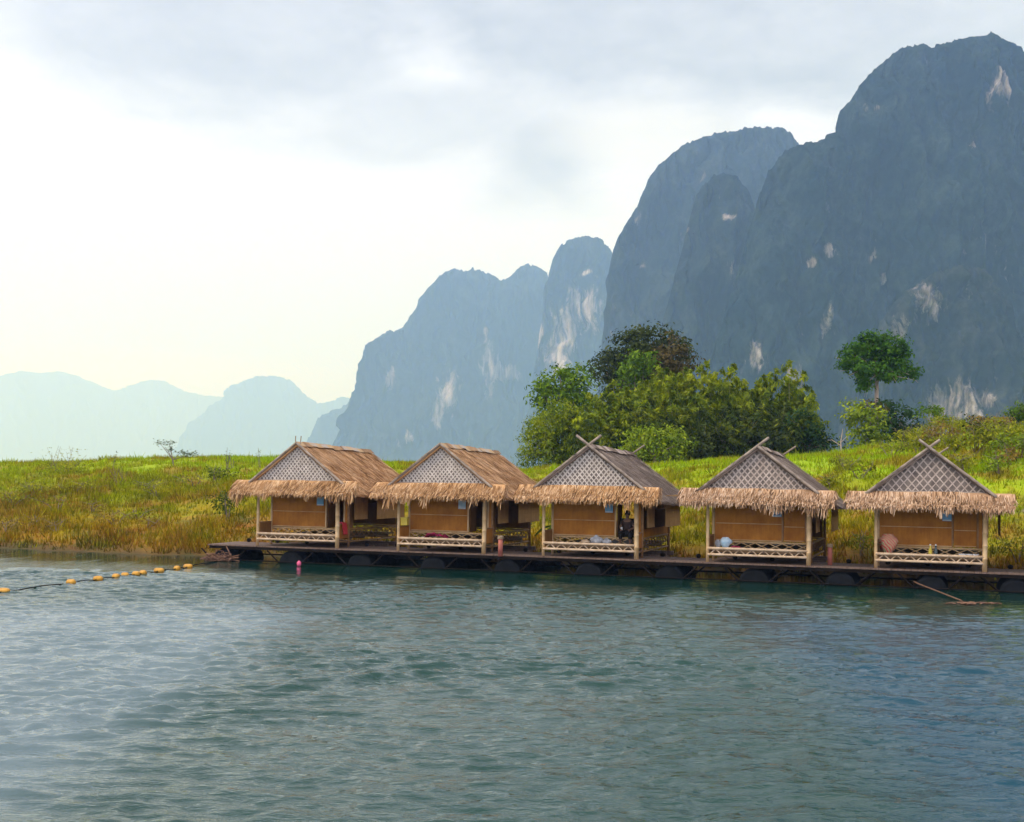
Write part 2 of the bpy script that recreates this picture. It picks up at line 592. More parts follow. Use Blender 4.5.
# reflection tones painted into colour and tint: bluer left and right, greener between
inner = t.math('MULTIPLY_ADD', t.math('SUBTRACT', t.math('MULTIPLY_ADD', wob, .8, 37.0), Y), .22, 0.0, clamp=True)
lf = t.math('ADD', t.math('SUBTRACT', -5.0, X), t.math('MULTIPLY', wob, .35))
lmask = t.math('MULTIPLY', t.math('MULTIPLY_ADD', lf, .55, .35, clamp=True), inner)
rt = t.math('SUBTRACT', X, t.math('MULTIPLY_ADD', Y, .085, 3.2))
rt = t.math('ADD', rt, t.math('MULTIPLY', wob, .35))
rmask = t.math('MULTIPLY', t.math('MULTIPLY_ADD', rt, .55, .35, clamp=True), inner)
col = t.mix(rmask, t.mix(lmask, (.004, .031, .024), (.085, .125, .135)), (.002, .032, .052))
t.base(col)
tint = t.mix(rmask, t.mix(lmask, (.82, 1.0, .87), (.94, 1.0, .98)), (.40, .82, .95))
t.l.new(tint, t.p.inputs['Specular Tint'])
t.p.inputs['Roughness'].default_value = .04
t.p.inputs['IOR'].default_value = 1.40
t.p.inputs['Specular IOR Level'].default_value = .5
rip = t.math('ADD', t.noise(13, 3, t.coord((.5, 1, 1)), .6), t.math('MULTIPLY', t.noise(4.5, 3, t.coord((.5, 1, 1)), .55, .4), 1.5))
t.bump(rip, .6, .030)
# sheltered water in the lee of the walkway is smoother
bn = [n for n in t.n if n.type == 'BUMP'][0]
q_ = t.math('ADD', t.math('MULTIPLY', t.math('SUBTRACT', X, P0.x), ND.x), t.math('MULTIPLY', t.math('SUBTRACT', Y, P0.y), ND.y))
lee = t.math('MULTIPLY_ADD', q_, -.09, -.18, clamp=True)
t.l.new(t.math('MULTIPLY_ADD', lee, .55, .08), bn.inputs['Strength'])
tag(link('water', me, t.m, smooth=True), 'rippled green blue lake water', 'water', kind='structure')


# ------------------------------------------------------------------ mountains
def mountain_mat(name, patches, D, veg0, veg1):
    t = NT(name)
    g = t.node('ShaderNodeNewGeometry')
    v = t.coord((1 / D, 1 / D, 1 / D))
    big = t.noise(28, 6, v, .65)
    can = t.noise(160, 5, v, .7)
    streak = t.noise(130, 4, t.coord((1 / D, 1 / D, .22 / D)), .7)
    veg = t.ramp(big, [(.40, veg0), (.62, veg1)])
    veg = t.mix(t.ramp(can, [(.35, (.85, .85, .85)), (.62, (0, 0, 0))]), veg, tuple(k * .35 for k in veg0))
    rock = t.ramp(streak, [(.36, (.06, .06, .05)), (.47, (.27, .22, .20)), (.58, (.46, .39, .35)), (.7, (.62, .54, .48))])
    sep = t.node('ShaderNodeSeparateXYZ')
    t.l.new(g.outputs['Position'], sep.inputs[0])
    mask = None
    wob = t.math('MULTIPLY_ADD', t.noise(85, 6, t.coord((1 / D, 1 / D, .38 / D)), .75), 3.8, -1.85)
    for (px, py, rx, rz) in patches:
        p = at_y(px, py, D * .93)
        a = t.math('DIVIDE', t.math('SUBTRACT', sep.outputs['X'], p.x), rx * 1.12 * D / F_PX)
        b = t.math('DIVIDE', t.math('SUBTRACT', sep.outputs['Z'], p.z), rz * D / F_PX)
        r = t.math('SQRT', t.math('ADD', t.math('MULTIPLY', a, a), t.math('MULTIPLY', b, b)))
        m = t.math('SUBTRACT', 1.0, t.math('ADD', r, wob))
        mask = m if mask is None else t.math('MAXIMUM', mask, m)
    # bare limestone also breaks through here and there on steep faces
    sn = t.noise(46, 5, t.coord((1 / D, 1 / D, .45 / D)), .7)
    nz = t.node('ShaderNodeSeparateXYZ')
    t.l.new(g.outputs['Normal'], nz.inputs[0])
    steep = t.math('SUBTRACT', .62, t.math('ABSOLUTE', nz.outputs['Z']))
    bare = t.math('MULTIPLY', t.math('MULTIPLY_ADD', sn, 9, -5.75, clamp=True), t.math('MULTIPLY', steep, 3, clamp=True))
    fac = bare if mask is None else t.math('MAXIMUM', bare, t.math('MULTIPLY', mask, 1.9, clamp=True))
    t.base(t.mix(t.math('MULTIPLY', fac, .9 if D > 3000 else .6), veg, rock))
    t.bump(t.math('ADD', can, big), .5, D * .005)
    t.p.inputs['Roughness'].default_value = 1
    t.p.inputs['Specular IOR Level'].default_value = 0
    return t.m


PROF = [(0, 1), (.10, .985), (.22, .93), (.34, .82), (.42, .66), (.50, .46), (.60, .28), (.76, .12), (1.0, 0)]
PA = np.array([p[0] for p in PROF])
PB = np.array([p[1] for p in PROF])


def karst(name, label, prof, D, patches=(), nv=90, step=1.0, veg0=(.006, .013, .014), veg1=(.036, .046, .040), wf=.55, seed=0, rough=1.0):
    px = np.array([p[0] for p in prof], float)
    py = np.array([p[1] for p in prof], float)
    xs = np.arange(px[0], px[-1] + .01, step)
    ys = np.interp(xs, px, py)
    P = np.array([at_y(a, b, D) for a, b in zip(xs, ys)])
    X, Z = P[:, 0], np.maximum(P[:, 2], .5)
    k = D / F_PX                                     # one pixel at this distance, in metres
    Z = Z + k * rough * (1.9 * fbm(xs * .22, seed + .5, 0, 3, seed) + 1.7 * np.abs(fbm(xs * .55, 9.5, 0, 2, seed)))
    Hm = Z.max()
    ker = np.exp(-np.linspace(-2, 2, 41) ** 2)
    ker /= ker.sum()
    Zs = np.convolve(np.pad(Z, 20, mode='edge'), ker, 'valid')
    W = wf * (.35 * Hm + .65 * Zs)
    tt = np.linspace(0, 1, nv)
    # rows: back foot .. crest .. front foot
    rows = []
    tb = np.linspace(1, 0, nv // 3)[:-1]
    for s_, t_ in [(1, a) for a in tb] + [(-1, a) for a in tt]:
        frac = np.interp(t_, np.linspace(0, 1, len(PA)), PA)
        hgt = np.interp(frac, PA, PB)
        x = X.copy()
        y = D + s_ * W * frac
        z = Z * hgt
        amp = np.clip(frac * 5, 0, 1)
        u, w = X / k * .02, z / k * .02
        fl = fbm(u * 1.0, w * .35, 3.3, 4, seed + 20)
        fl2 = fbm(u * 4.5, w * 1.2, 7.7, 4, seed + 30)
        rid = 1 - np.abs(vnoise(u * 1.9, w * .25, 1.5, seed + 40))
        y = y - s_ * amp * -1 * (k * (44 * fl + 15 * fl2 - 40 * rid + 10 * (1 - np.abs(vnoise(u * 6, w * .9, 2.5, seed + 41)))))
        z = z + amp * k * (2.2 * fl2 + 2.3 * fbm(u * 16, w * 16, 1, 2, seed + 50)) * (hgt > .02) * hgt ** .3
        x = x + amp * k * 4 * fbm(u * 3, w * 3, 5, 3, seed + 60)
        rows.append(np.stack([x, y, z], -1))
    V = np.stack(rows)
    ny, nx = V.shape[:2]
    me = np_mesh(name, V, grid_faces(nx, ny)[:, ::-1])
    o = link(name, me, mountain_mat(name + ' forest and limestone', patches, D, veg0, veg1), smooth=True)
    tag(o, label, 'mountain', 'karst mountains', 'structure')
    return o


karst('karst_mountain', 'tall dark forested karst massif at the right edge',
      [(640, 480), (680, 430), (708, 370), (730, 300), (748, 235), (758, 200), (768, 172), (785, 152), (800, 145), (815, 143), (826, 139), (837, 131), (840, 112),
       (848, 104), (862, 83), (880, 65), (897, 52), (910, 46), (922, 44), (930, 48), (940, 45), (955, 40), (975, 38), (993, 34), (1005, 39), (1015, 47),
       (1024, 57), (1045, 80), (1080, 120), (1150, 200), (1250, 330), (1330, 480)], 1400,
      [(1010, 80, 14, 22), (978, 146, 5, 10), (832, 248, 5, 8), (813, 262, 4, 5), (974, 250, 8, 20), (886, 277, 4, 6),
       (826, 322, 5, 14), (792, 380, 6, 14), (764, 352, 6, 18), (908, 402, 22, 26), (852, 395, 4, 14), (942, 398, 4, 16)],
      nv=150, step=.8, seed=1, veg0=(.003, .010, .013), veg1=(.028, .042, .040))
karst('karst_mountain', 'lower rounded dark buttress in front of the right massif',
      [(835, 480), (850, 420), (866, 360), (884, 318), (905, 292), (937, 273), (960, 265), (985, 270), (1004, 295), (1015, 334), (1035, 400), (1055, 480)], 1180,
      [(955, 288, 16, 20), (925, 330, 7, 22), (975, 400, 20, 26), (1000, 395, 9, 12)],
      nv=120, step=.8, seed=2, veg0=(.008, .012, .012), veg1=(.044, .046, .038))
karst('karst_mountain', 'rounded forested spur in front of the middle peak',
      [(600, 480), (632, 420), (655, 350), (674, 280), (688, 225), (696, 198), (702, 186), (712, 177), (725, 173), (738, 178), (748, 190), (762, 225), (785, 300), (810, 380), (840, 480)], 1620,
      [(737, 206, 6, 5), (699, 211, 4, 4), (730, 360, 5, 10), (640, 400, 4, 10)], seed=3)
karst('karst_mountain', 'middle peak with long sloping left shoulder',
      [(585, 480), (598, 400), (605, 330), (609, 270), (613, 250), (617, 240), (625, 225), (638, 205), (648, 180), (655, 170), (668, 157), (682, 147), (700, 138),
       (715, 134), (735, 131), (750, 128), (768, 127), (785, 129), (793, 137), (801, 147), (812, 190), (825, 300), (840, 480)], 2150,
      [(633, 380, 4, 12), (650, 255, 3, 4)], seed=4)
karst('karst_mountain', 'rounded tower with the largest pale cliff face',
      [(515, 480), (530, 400), (540, 330), (546, 290), (549, 272), (553, 258), (561, 245), (572, 240), (585, 236), (597, 238), (606, 245), (613, 254), (620, 300), (632, 400), (645, 480)], 3700,
      [(586, 300, 21, 27), (572, 322, 15, 24), (557, 350, 12, 22), (590, 262, 5, 4), (541, 318, 4, 14), (520, 410, 4, 16), (505, 440, 5, 10), (512, 428, 3, 12)], seed=5)
karst('karst_mountain', 'hazy left hand cliff mountain falling steeply to the plain',
      [(308, 485), (325, 458), (332, 446), (340, 430), (345, 415), (350, 400), (357, 385), (362, 375), (365, 362), (367, 352), (375, 341), (382, 337), (390, 332),
       (403, 329), (408, 320), (417, 308), (420, 299), (428, 288), (437, 278), (447, 272), (457, 270), (470, 270), (482, 271), (492, 275), (500, 280), (508, 279),
       (515, 272), (522, 266), (532, 265), (540, 268), (547, 275), (556, 290), (570, 340), (592, 480)], 4500,
      [(487, 360, 8, 28), (500, 366, 16, 11), (444, 386, 9, 26), (437, 408, 7, 18), (383, 372, 5, 12), (406, 434, 4, 9), (484, 324, 3, 5)], seed=6)
karst('karst_hill', 'small hazy hill peeking from behind the left cliff',
      [(300, 480), (312, 455), (317, 440), (323, 425), (330, 415), (338, 410), (346, 405), (360, 400), (380, 410), (400, 480)], 7000, nv=60, seed=7)
karst('far_mountain', 'pale blue dome mountain in the distance',
      [(170, 480), (188, 442), (200, 420), (212, 408), (225, 396), (240, 385), (258, 379), (275, 377), (290, 380), (300, 390), (308, 398), (318, 404), (330, 402),
       (345, 398), (370, 405), (410, 480)], 12500, nv=60, seed=8, rough=.6)
karst('far_mountain', 'faint farthest ridge almost lost in haze',
      [(-260, 480), (-150, 430), (-60, 400), (0, 376), (20, 372), (40, 374), (60, 372), (75, 375), (95, 385), (115, 392), (130, 388), (150, 380), (165, 382),
       (185, 392), (215, 397), (240, 402), (280, 420), (340, 480)], 16500, nv=60, seed=9, rough=.5)


# ------------------------------------------------------------------ foliage
def leaf_mesh(C, outw, size, asp=.45, droop=.0, upb=.4, r=rng):
    """rhombic leaves at points C, loosely facing outwards and up"""
    n = len(C)
    nrm = r.normal(0, 1, (n, 3)) * .42 + outw * .8 + np.array([0, 0, upb])
    nrm /= np.linalg.norm(nrm, axis=1)[:, None] + 1e-9
    d = r.normal(0, 1, (n, 3)) + outw * .4
    d[:, 2] -= droop
    d -= nrm * (d * nrm).sum(1)[:, None]
    d /= np.linalg.norm(d, axis=1)[:, None] + 1e-9
    s = np.cross(nrm, d)
    L = size * r.uniform(.6, 1.3, n)[:, None]
    V = np.empty((n, 4, 3))
    V[:, 0] = C - d * L * .5
    V[:, 1] = C + s * L * asp * .5 + nrm * L * .06
    V[:, 2] = C + d * L * .5
    V[:, 3] = C - s * L * asp * .5 + nrm * L * .06
    return V


def crown_points(blobs, dens, clump, r=rng):
    dens = dens * 1.5
    """leaf positions in tufts spread over and inside each lobe"""
    pts, out = [], []
    for (c, R) in blobs:
        c, R = np.array(c), np.array(R)
        area = 4 * (R[0] * R[1] + R[1] * R[2] + R[0] * R[2])
        nc = max(6, int(area / (clump * clump) * .8))
        d = r.normal(0, 1, (nc, 3))
        d /= np.linalg.norm(d, axis=1)[:, None]
        rad = r.uniform(.45, 1.06, nc) ** .6
        cc = c + d * R * rad[:, None]
        nl = max(4, int(dens * clump * clump))
        off = r.normal(0, 1, (nc, nl, 3)) * clump * np.array([.5, .5, .3])
        q = (cc[:, None] + off).reshape(-1, 3)
        pts.append(q)
        o = (q - c) / R
        o = .55 * o / (np.linalg.norm(o, axis=1)[:, None] + 1e-9) + .9 * off.reshape(-1, 3) / clump
        out.append(o / (np.linalg.norm(o, axis=1)[:, None] + 1e-9))
    return np.concatenate(pts), np.concatenate(out)


def to_blobs(lst, y):
    """lobes given as seen (centre, half sizes, depth offset) -> metres at depth y"""
    res = []
    for (px, py, rx, ry, dy) in lst:
        p = at_y(px, py, y + dy)
        k = (y + dy) / F_PX
        res.append(((p.x, p.y, p.z), (rx * k, (rx + ry) * .5 * k, ry * k)))
    return res


def gz(x, y):
    return float(terrain(np.array([x]), np.array([y]))[0])


def tree(name, label, cat, base_px, y, blobs, leafm, barkm, leaf=.32, dens=26, clump=.8, trunk_r=.22, group=None, asp=.5, tlean=0, seed=1, upb=.4, fork_at=.62):
    r = np.random.default_rng(seed)
    b = at_y(base_px, 440, y)
    bx, by = b.x, y
    bz = gz(bx, by)
    root = empty(name, (bx, by, bz), label, cat, group)
    B = to_blobs(blobs, y)
    o = Vector((bx, by, bz))
    mb = MB()
    cs = [Vector(c) for c, R in B]
    top = sum(cs, Vector()) / len(cs)
    fork = Vector((0, 0, -.3)).lerp(top - o, fork_at)
    mb.tube([(0, 0, -.4), fork * .35 + Vector((tlean, 0, 0)), fork * .7 + Vector((tlean * .5, 0, 0)), fork], [trunk_r * 1.25, trunk_r, trunk_r * .85, trunk_r * .7], 9)
    for c in cs:
        e = c - o
        mid = fork.lerp(e, .5) + Vector((r.normal() * .25, r.normal() * .25, r.uniform(0, .3)))
        mb.tube([fork * .97, mid, e], [trunk_r * .5, trunk_r * .3, trunk_r * .1], 6)
        for q in range(3):
            tip = e + Vector(r.normal(0, .6, 3))
            mb.tube([mid.lerp(e, .4 + .2 * q), tip], [trunk_r * .18, trunk_r * .05], 5)
    mb.build('trunk', barkm, root, smooth=True)
    P, O = crown_points(B, dens, clump, r)
    P = P - np.array(o)
    V = leaf_mesh(P, O, leaf, asp, .15, upb, r)
    link('crown', np_mesh('crown', V, np.arange(4 * len(P)).reshape(-1, 4)), leafm, root)
    return root


def bamboo_clump(label, px, y, top_px, n, spread, leafm, seed, dens=1.0, group='bamboo clumps behind the huts', lean=1.0, low=.12):
    r = np.random.default_rng(seed)
    b = at_y(px, 440, y)
    bz = gz(b.x, y)
    top = at_y(px, top_px, y).z
    root = empty('bamboo_clump', (b.x, y, bz), label, 'bamboo', group)
    H = top - bz
    mb = MB()
    PT, OU = [], []
    for i in range(n):
        a = r.uniform(0, 2 * math.pi)
        rad = spread * math.sqrt(r.uniform(0, 1))
        h = H * (1.04 if i == 0 else r.uniform(.6, 1.0))
        x0, y0 = rad * math.cos(a) * .55, rad * math.sin(a) * .55
        bend = lean * r.uniform(.15, .5) * spread
        if i == 0:
            bend *= .5
        pts = []
        for k in range(9):
            t_ = k / 8
            arc = t_ ** 2.6
            pts.append((x0 + rad * math.cos(a) * .5 * t_ + math.cos(a) * bend * arc, y0 + math.sin(a) * bend * arc + rad * math.sin(a) * .5 * t_, h * (t_ - .10 * t_ ** 5) - .2 * (k == 0)))
        mb.tube(pts, [.05 * (1 - .8 * k / 8) for k in range(9)], 5)
        pts = np.array(pts)
        nl = int(720 * dens * h / 8)
        ts = r.uniform(low, 1.0, nl) ** .8
        f = ts * 8
        i0 = np.clip(f.astype(int), 0, 7)
        c = pts[i0] + (pts[i0 + 1] - pts[i0]) * (f - i0)[:, None]
        # leaves hang in sprays from side branches at the nodes
        node = np.floor(ts * 17)
        ang = node * 2.4 + a + r.normal(0, .35, nl)
        wr = (.95 * np.sin(np.pi * np.clip(ts * .88 + .1, 0, 1)) ** .7 + .12) * r.uniform(.15, 1.0, nl) * (.8 + .035 * h)
        off = np.stack([np.cos(ang) * wr, np.sin(ang) * wr, -.42 * wr ** 1.5 + r.normal(0, .09, nl) + .15], -1)
        PT.append(c + off)
        o = off.copy()
        OU.append(o / (np.linalg.norm(o, axis=1)[:, None] + 1e-9))
    mb.build('culms', MT['culm'], root, smooth=True)
    P, O = np.concatenate(PT), np.concatenate(OU)
    V = leaf_mesh(P, O, .44, .27, .9, .3, r)
    link('foliage', np_mesh('foliage', V, np.arange(4 * len(P)).reshape(-1, 4)), leafm, root)
    return root


def shrub(label, px, y, w, h, leafm, seed, group=None, name='shrub', leaf=.2, dens=30, stalk=.0, dz=0):
    r = np.random.default_rng(seed)
    b = at_y(px, 440, y)
    bz = gz(b.x, y) + dz
    root = empty(name, (b.x, y, bz), label, 'shrub', group)
    mb = MB()
    bl = []
    k = max(3, int(w * 2))
    for i in range(k):
        a = r.uniform(0, 2 * math.pi)
        q = r.uniform(.1, .45) * w
        c = (math.cos(a) * q, math.sin(a) * q, h * r.uniform(.35, .72))
        rr = r.uniform(.24, .36)
        bl.append((c, (w * rr, w * rr, h * rr * .9)))
        mb.tube([(c[0] * .1, c[1] * .1, -.1), (c[0] * .6, c[1] * .6, c[2] * .6), c], [.035, .025, .01], 5)
        for s in range(3):
            tip = Vector(c) + Vector((r.normal() * .2 * w, r.normal() * .2 * w, h * r.uniform(.2, .5) + stalk * r.uniform(0, 1)))
            mb.tube([c, tip], [.012, .006], 4)
    mb.build('stem', MT['bark'], root)
    P, O = crown_points(bl, dens, .35, r)
    keep = P[:, 2] > -.05
    P, O = P[keep], O[keep]
    if stalk:
        m = len(P) // 6
        s = np.stack([r.normal(0, w * .28, m), r.normal(0, w * .28, m), h * .7 + r.uniform(0, 1, m) ** 1.5 * stalk], -1)
        P = np.concatenate([P, s])
        O = np.concatenate([O, np.tile([0, 0, 1.], (m, 1))])
    V = leaf_mesh(P, O, leaf, .5, .1, .5, r)
    link('foliage', np_mesh('foliage', V, np.arange(4 * len(P)).reshape(-1, 4)), leafm, root)
    return root


# the grove behind the third and fourth hut
tree('broadleaf_tree', 'tall dark crowned tree rising above the bamboo grove', 'tree', 652, 118,
     [(628, 352, 22, 20, 0), (650, 342, 22, 17, 1), (672, 352, 18, 18, 0), (640, 366, 26, 20, 0), (612, 366, 16, 15, 1), (606, 372, 16, 12, 0), (664, 372, 22, 20, 1), (640, 395, 34, 24, 1)],
     MT['leaf_dark'], MT['bark'], .40, 22, .95, .3, seed=3)
tree('broadleaf_tree', 'brown tinged crown beside the tall dark tree', 'tree', 672, 116,
     [(668, 350, 15, 14, 0), (680, 362, 13, 15, 0), (676, 378, 14, 14, 1), (660, 366, 12, 12, -1)],
     MT['leaf_brown'], MT['bark'], .38, 22, .85, .22, seed=4)
tree('broadleaf_tree', 'small bright green crown in front of the dark tree', 'tree', 640, 112,
     [(636, 364, 15, 12, 0), (628, 372, 11, 9, 0), (645, 360, 10, 8, 0), (634, 384, 14, 12, 1)],
     MT['leaf_bright'], MT['bark'], .36, 30, .7, .16, seed=5)
tree('broadleaf_tree', 'bright green round tree at the left end of the grove', 'tree', 566, 108,
     [(560, 380, 20, 13, 0), (573, 374, 16, 10, 1), (545, 394, 16, 12, 0), (580, 390, 14, 14, 0), (556, 400, 22, 16, 0), (572, 410, 18, 18, 1)],
     MT['leaf_bright'], MT['bark'], .36, 26, .8, .22, seed=6)
tree('broadleaf_tree', 'drooping olive green tree sweeping down behind the second hut', 'tree', 556, 102,
     [(548, 425, 20, 18, 0), (536, 445, 14, 18, 0), (565, 440, 22, 22, 0), (552, 460, 26, 16, 0), (580, 455, 20, 18, 0), (560, 412, 16, 14, 0), (528, 460, 8, 12, 0), (575, 425, 18, 16, 1), (545, 438, 22, 20, 2)],
     MT['leaf_bamboo'], MT['bark'], .30, 40, .7, .2, asp=.3, seed=7, upb=.1)
G = 'yellow green bamboo clump in the grove behind the huts'
for i, (px, y, tp, n_, spd, mt_, dn) in enumerate([
        (583, 100, 398, 12, 1.9, 'leaf_bamboo', 1.0), (604, 102, 385, 14, 2.0, 'leaf_bamboo', 1.0), (630, 101, 386, 14, 2.0, 'leaf_bamboo', 1.0),
        (655, 103, 376, 14, 2.0, 'leaf_bamboo', 1.0), (686, 102, 358, 16, 2.2, 'leaf_bamboo', 1.0), (705, 104, 368, 14, 2.0, 'leaf_bamboo', 1.0),
        (724, 101, 359, 14, 1.9, 'leaf_bamboo', 1.0), (600, 98, 420, 14, 2.2, 'leaf_bamboo_green', 1.1), (640, 98, 415, 14, 2.2, 'leaf_bamboo_green', 1.1),
        (672, 97, 408, 14, 2.2, 'leaf_bamboo_green', 1.1), (700, 98, 402, 14, 2.2, 'leaf_bamboo_green', 1.1), (728, 97, 404, 14, 2.0, 'leaf_bamboo_green', 1.1),
        (752, 99, 402, 14, 2.0, 'leaf_bamboo_green', 1.1), (775, 98, 398, 12, 1.9, 'leaf_bamboo_green', 1.0), (754, 104, 384, 12, 1.6, 'leaf_bamboo', 1.0), (618, 104, 378, 14, 2.0, 'leaf_bamboo', 1.0), (642, 104, 368, 14, 2.0, 'leaf_bamboo', 1.0), (671, 104, 364, 14, 2.0, 'leaf_bamboo', 1.0), (738, 104, 372, 12, 1.7, 'leaf_bamboo', 1.0), (570, 101, 412, 12, 1.9, 'leaf_bamboo', 1.0)]):
    bamboo_clump(G if mt_ == 'leaf_bamboo' else 'darker green bamboo clump filling the front of the grove', px, y, tp, n_, spd, MT[mt_], 100 + i, dn,
                 group='yellow bamboo clumps' if mt_ == 'leaf_bamboo' else 'dark green bamboo clumps')
bamboo_clump('bamboo clump with the slim tall plume near the right end of the grove', 792, 101, 357, 7, 1.0, MT['leaf_bamboo'], 140, .9, lean=.6)
bamboo_clump('broad topped bamboo clump just left of the slim plume', 772, 102, 366, 9, 1.3, MT['leaf_bamboo'], 141, .9)
bamboo_clump('low bamboo clump with a drooping tip at the right end', 803, 100, 388, 9, 1.3, MT['leaf_bamboo'], 142, .9)
tree('broadleaf_tree', 'dark low tree tapering off at the right end of the grove', 'tree', 806, 98,
     [(800, 425, 16, 16, 0), (815, 436, 14, 12, 0), (790, 440, 18, 16, 0), (826, 446, 12, 8, 0), (806, 450, 18, 12, 0)], MT['leaf_deep'], MT['bark'], .32, 30, .7, .15, seed=8)
tree('broadleaf_tree', 'dark shaded undergrowth tree in the middle of the grove', 'tree', 735, 96,
     [(720, 440, 24, 14, 0), (750, 442, 24, 14, 0), (775, 438, 18, 16, 0), (700, 446, 18, 12, 0), (738, 425, 20, 14, 2), (765, 420, 16, 14, 2), (690, 430, 16, 16, 2)],
     MT['leaf_dark'], MT['bark'], .32, 28, .75, .15, seed=9)
tree('broadleaf_tree', 'bushy yellow green tree behind the roof of the third hut', 'tree', 655, 84,
     [(640, 436, 18, 11, 0), (662, 438, 22, 12, 0), (680, 444, 14, 9, 0), (650, 450, 20, 12, 0), (630, 448, 12, 10, 0), (670, 452, 14, 10, 0)],
     MT['leaf_lime'], MT['bark'], .24, 34, .6, .12, seed=10)
# dead branch at the end of the grove
dr = at_y(842, 452, 92)
root = empty('dead_branch', (dr.x, 92, gz(dr.x, 92)), 'bare dead branch beside the right end of the grove', 'branch')
mb = MB()
mb.tube([(0, 0, -.2), (-.1, 0, .9), (.05, 0, 1.9)], [.06, .045, .015], 6)
mb.tube([(-.1, 0, .7), (-.7, .1, 1.1), (-1.0, .1, 1.05)], [.035, .025, .01], 5)
mb.tube([(-.1, 0, .9), (.4, .1, 1.4)], [.03, .01], 5)
mb.build('limb', MT['bark_pale'], root)

# umbrella tree and its neighbours on the right
tree('umbrella_tree', 'tall umbrella shaped green tree on a bare pale trunk', 'tree', 876, 104,
     [(868, 345, 20, 11, 0), (886, 346, 20, 11, 0), (856, 355, 13, 12, 0), (896, 358, 17, 11, 0), (876, 356, 24, 11, 1), (853, 370, 9, 8, 0), (865, 378, 9, 9, 0),
      (864, 386, 8, 6, 0), (906, 371, 12, 7, 0), (884, 370, 20, 8, 0), (893, 376, 12, 5, -1), (846, 362, 7, 6, 0), (913, 374, 7, 4, 0), (872, 368, 16, 6, -1)], MT['leaf_umbrella'], MT['bark_pale'], .30, 56, .6, .19, seed=12, fork_at=.93)
tree('broadleaf_tree', 'leafy green tree with rusty patches under the umbrella tree', 'tree', 868, 98,
     [(858, 412, 14, 12, 0), (872, 420, 16, 12, 0), (856, 428, 14, 10, 0), (874, 436, 16, 10, 0), (866, 446, 18, 8, 0)], MT['leaf_lime'], MT['bark'], .34, 26, .7, .12, seed=13)
tree('broadleaf_tree', 'rusty brown crowned bush just left of the pale trunk', 'tree', 870, 99,
     [(868, 408, 10, 7, 0), (878, 413, 8, 6, 0)], MT['leaf_brown'], MT['bark'], .3, 26, .6, .1, seed=14)
tree('broadleaf_tree', 'deep green bushy tree right of the pale trunk', 'tree', 898, 102,
     [(888, 408, 11, 10, 0), (900, 418, 14, 13, 0), (912, 427, 9, 10, 0), (890, 430, 16, 12, 0), (903, 437, 14, 10, 0)], MT['leaf_deep'], MT['bark'], .32, 28, .7, .14, seed=15)
tree('broadleaf_tree', 'small mushroom shaped tree standing alone on the ridge', 'tree', 934, 100,
     [(930, 409, 11, 5, 0), (922, 412, 5, 5, 0), (938, 413, 6, 7, 0), (939, 421, 4, 6, 0)], MT['leaf_bright'], MT['bark_pale'], .26, 36, .45, .07, seed=16)

# shrubs over the right hillside
sh = 'yellow green shrub growing on the right hillside'
i = 0
for (px, py, w, h, m_) in [(905, 446, 2.2, 1.3, 'leaf_shrub'), (925, 441, 2.0, 1.4, 'leaf_shrub'), (945, 437, 2.4, 1.6, 'leaf_shrub'), (957, 430, 2.2, 1.5, 'leaf_shrub'), (968, 431, 2.0, 1.5, 'leaf_lime'),
                           (990, 427, 2.2, 1.6, 'leaf_shrub'), (1016, 440, 2.4, 1.5, 'leaf_shrub'), (1000, 446, 2.2, 1.3, 'leaf_shrub'), (975, 452, 2.0, 1.2, 'leaf_shrub'), (950, 452, 2.0, 1.2, 'leaf_shrub'), (1020, 455, 2.0, 1.3, 'leaf_lime'),
                           (890, 455, 1.6, .9, 'leaf_shrub'), (965, 470, 1.8, 1.0, 'leaf_shrub'), (1000, 470, 1.6, 1.0, 'leaf_lime'), (860, 475, 1.7, .9, 'leaf_shrub'), (1034, 430, 2.4, 1.8, 'leaf_shrub'), (918, 452, 1.8, 1.0, 'leaf_shrub'),
                           (936, 446, 1.6, 1.3, 'leaf_dry'), (982, 438, 1.8, 1.4, 'leaf_dry'), (1006, 433, 1.8, 1.5, 'leaf_dry'), (930, 430, 1.5, 1.4, 'leaf_dry'), (1010, 462, 1.6, 1.0, 'leaf_dry'), (960, 445, 1.5, 1.1, 'leaf_dry'),
                           (978, 424, 1.8, 1.6, 'leaf_dark'), (996, 420, 1.6, 1.4, 'leaf_dark'), (985, 440, 1.4, 1.2, 'leaf_dark'), (1020, 414, 2.4, 2.0, 'leaf_bright'), (1032, 410, 2.6, 2.2, 'leaf_bright'), (1008, 418, 1.8, 1.6, 'leaf_deep'), (832, 487, 1.6, .8, 'leaf_shrub'), (845, 470, 1.4, .7, 'leaf_shrub')]:
    # find the depth at which this line of sight meets the bank
    yy = 52.0
    while yy < 92:
        p = at_y(px, py, yy)
        if p.z < gz(p.x, yy) + .15:
            break
        yy += .5
    lab = {'leaf_shrub': sh, 'leaf_lime': 'light lime green shrub growing on the right hillside', 'leaf_dry': 'dry rusty shrub growing on the right hillside',
           'leaf_dark': 'dark green shrub growing on the right hillside', 'leaf_bright': 'big bright green bush on the skyline at the right edge', 'leaf_deep': 'dark bluish bush on the right hill skyline'}[m_]
    gr = {'leaf_shrub': 'yellow shrubs on the right hillside', 'leaf_lime': 'lime shrubs on the right hillside', 'leaf_dry': 'rusty shrubs on the right hillside', 'leaf_dark': 'dark shrubs on the right hillside',
          'leaf_bright': 'bright bushes at the right edge', 'leaf_deep': None}[m_]
    shrub(lab, px, yy, w, h, MT[m_], 300 + i, gr, leaf=.2, dens=30)
    i += 1
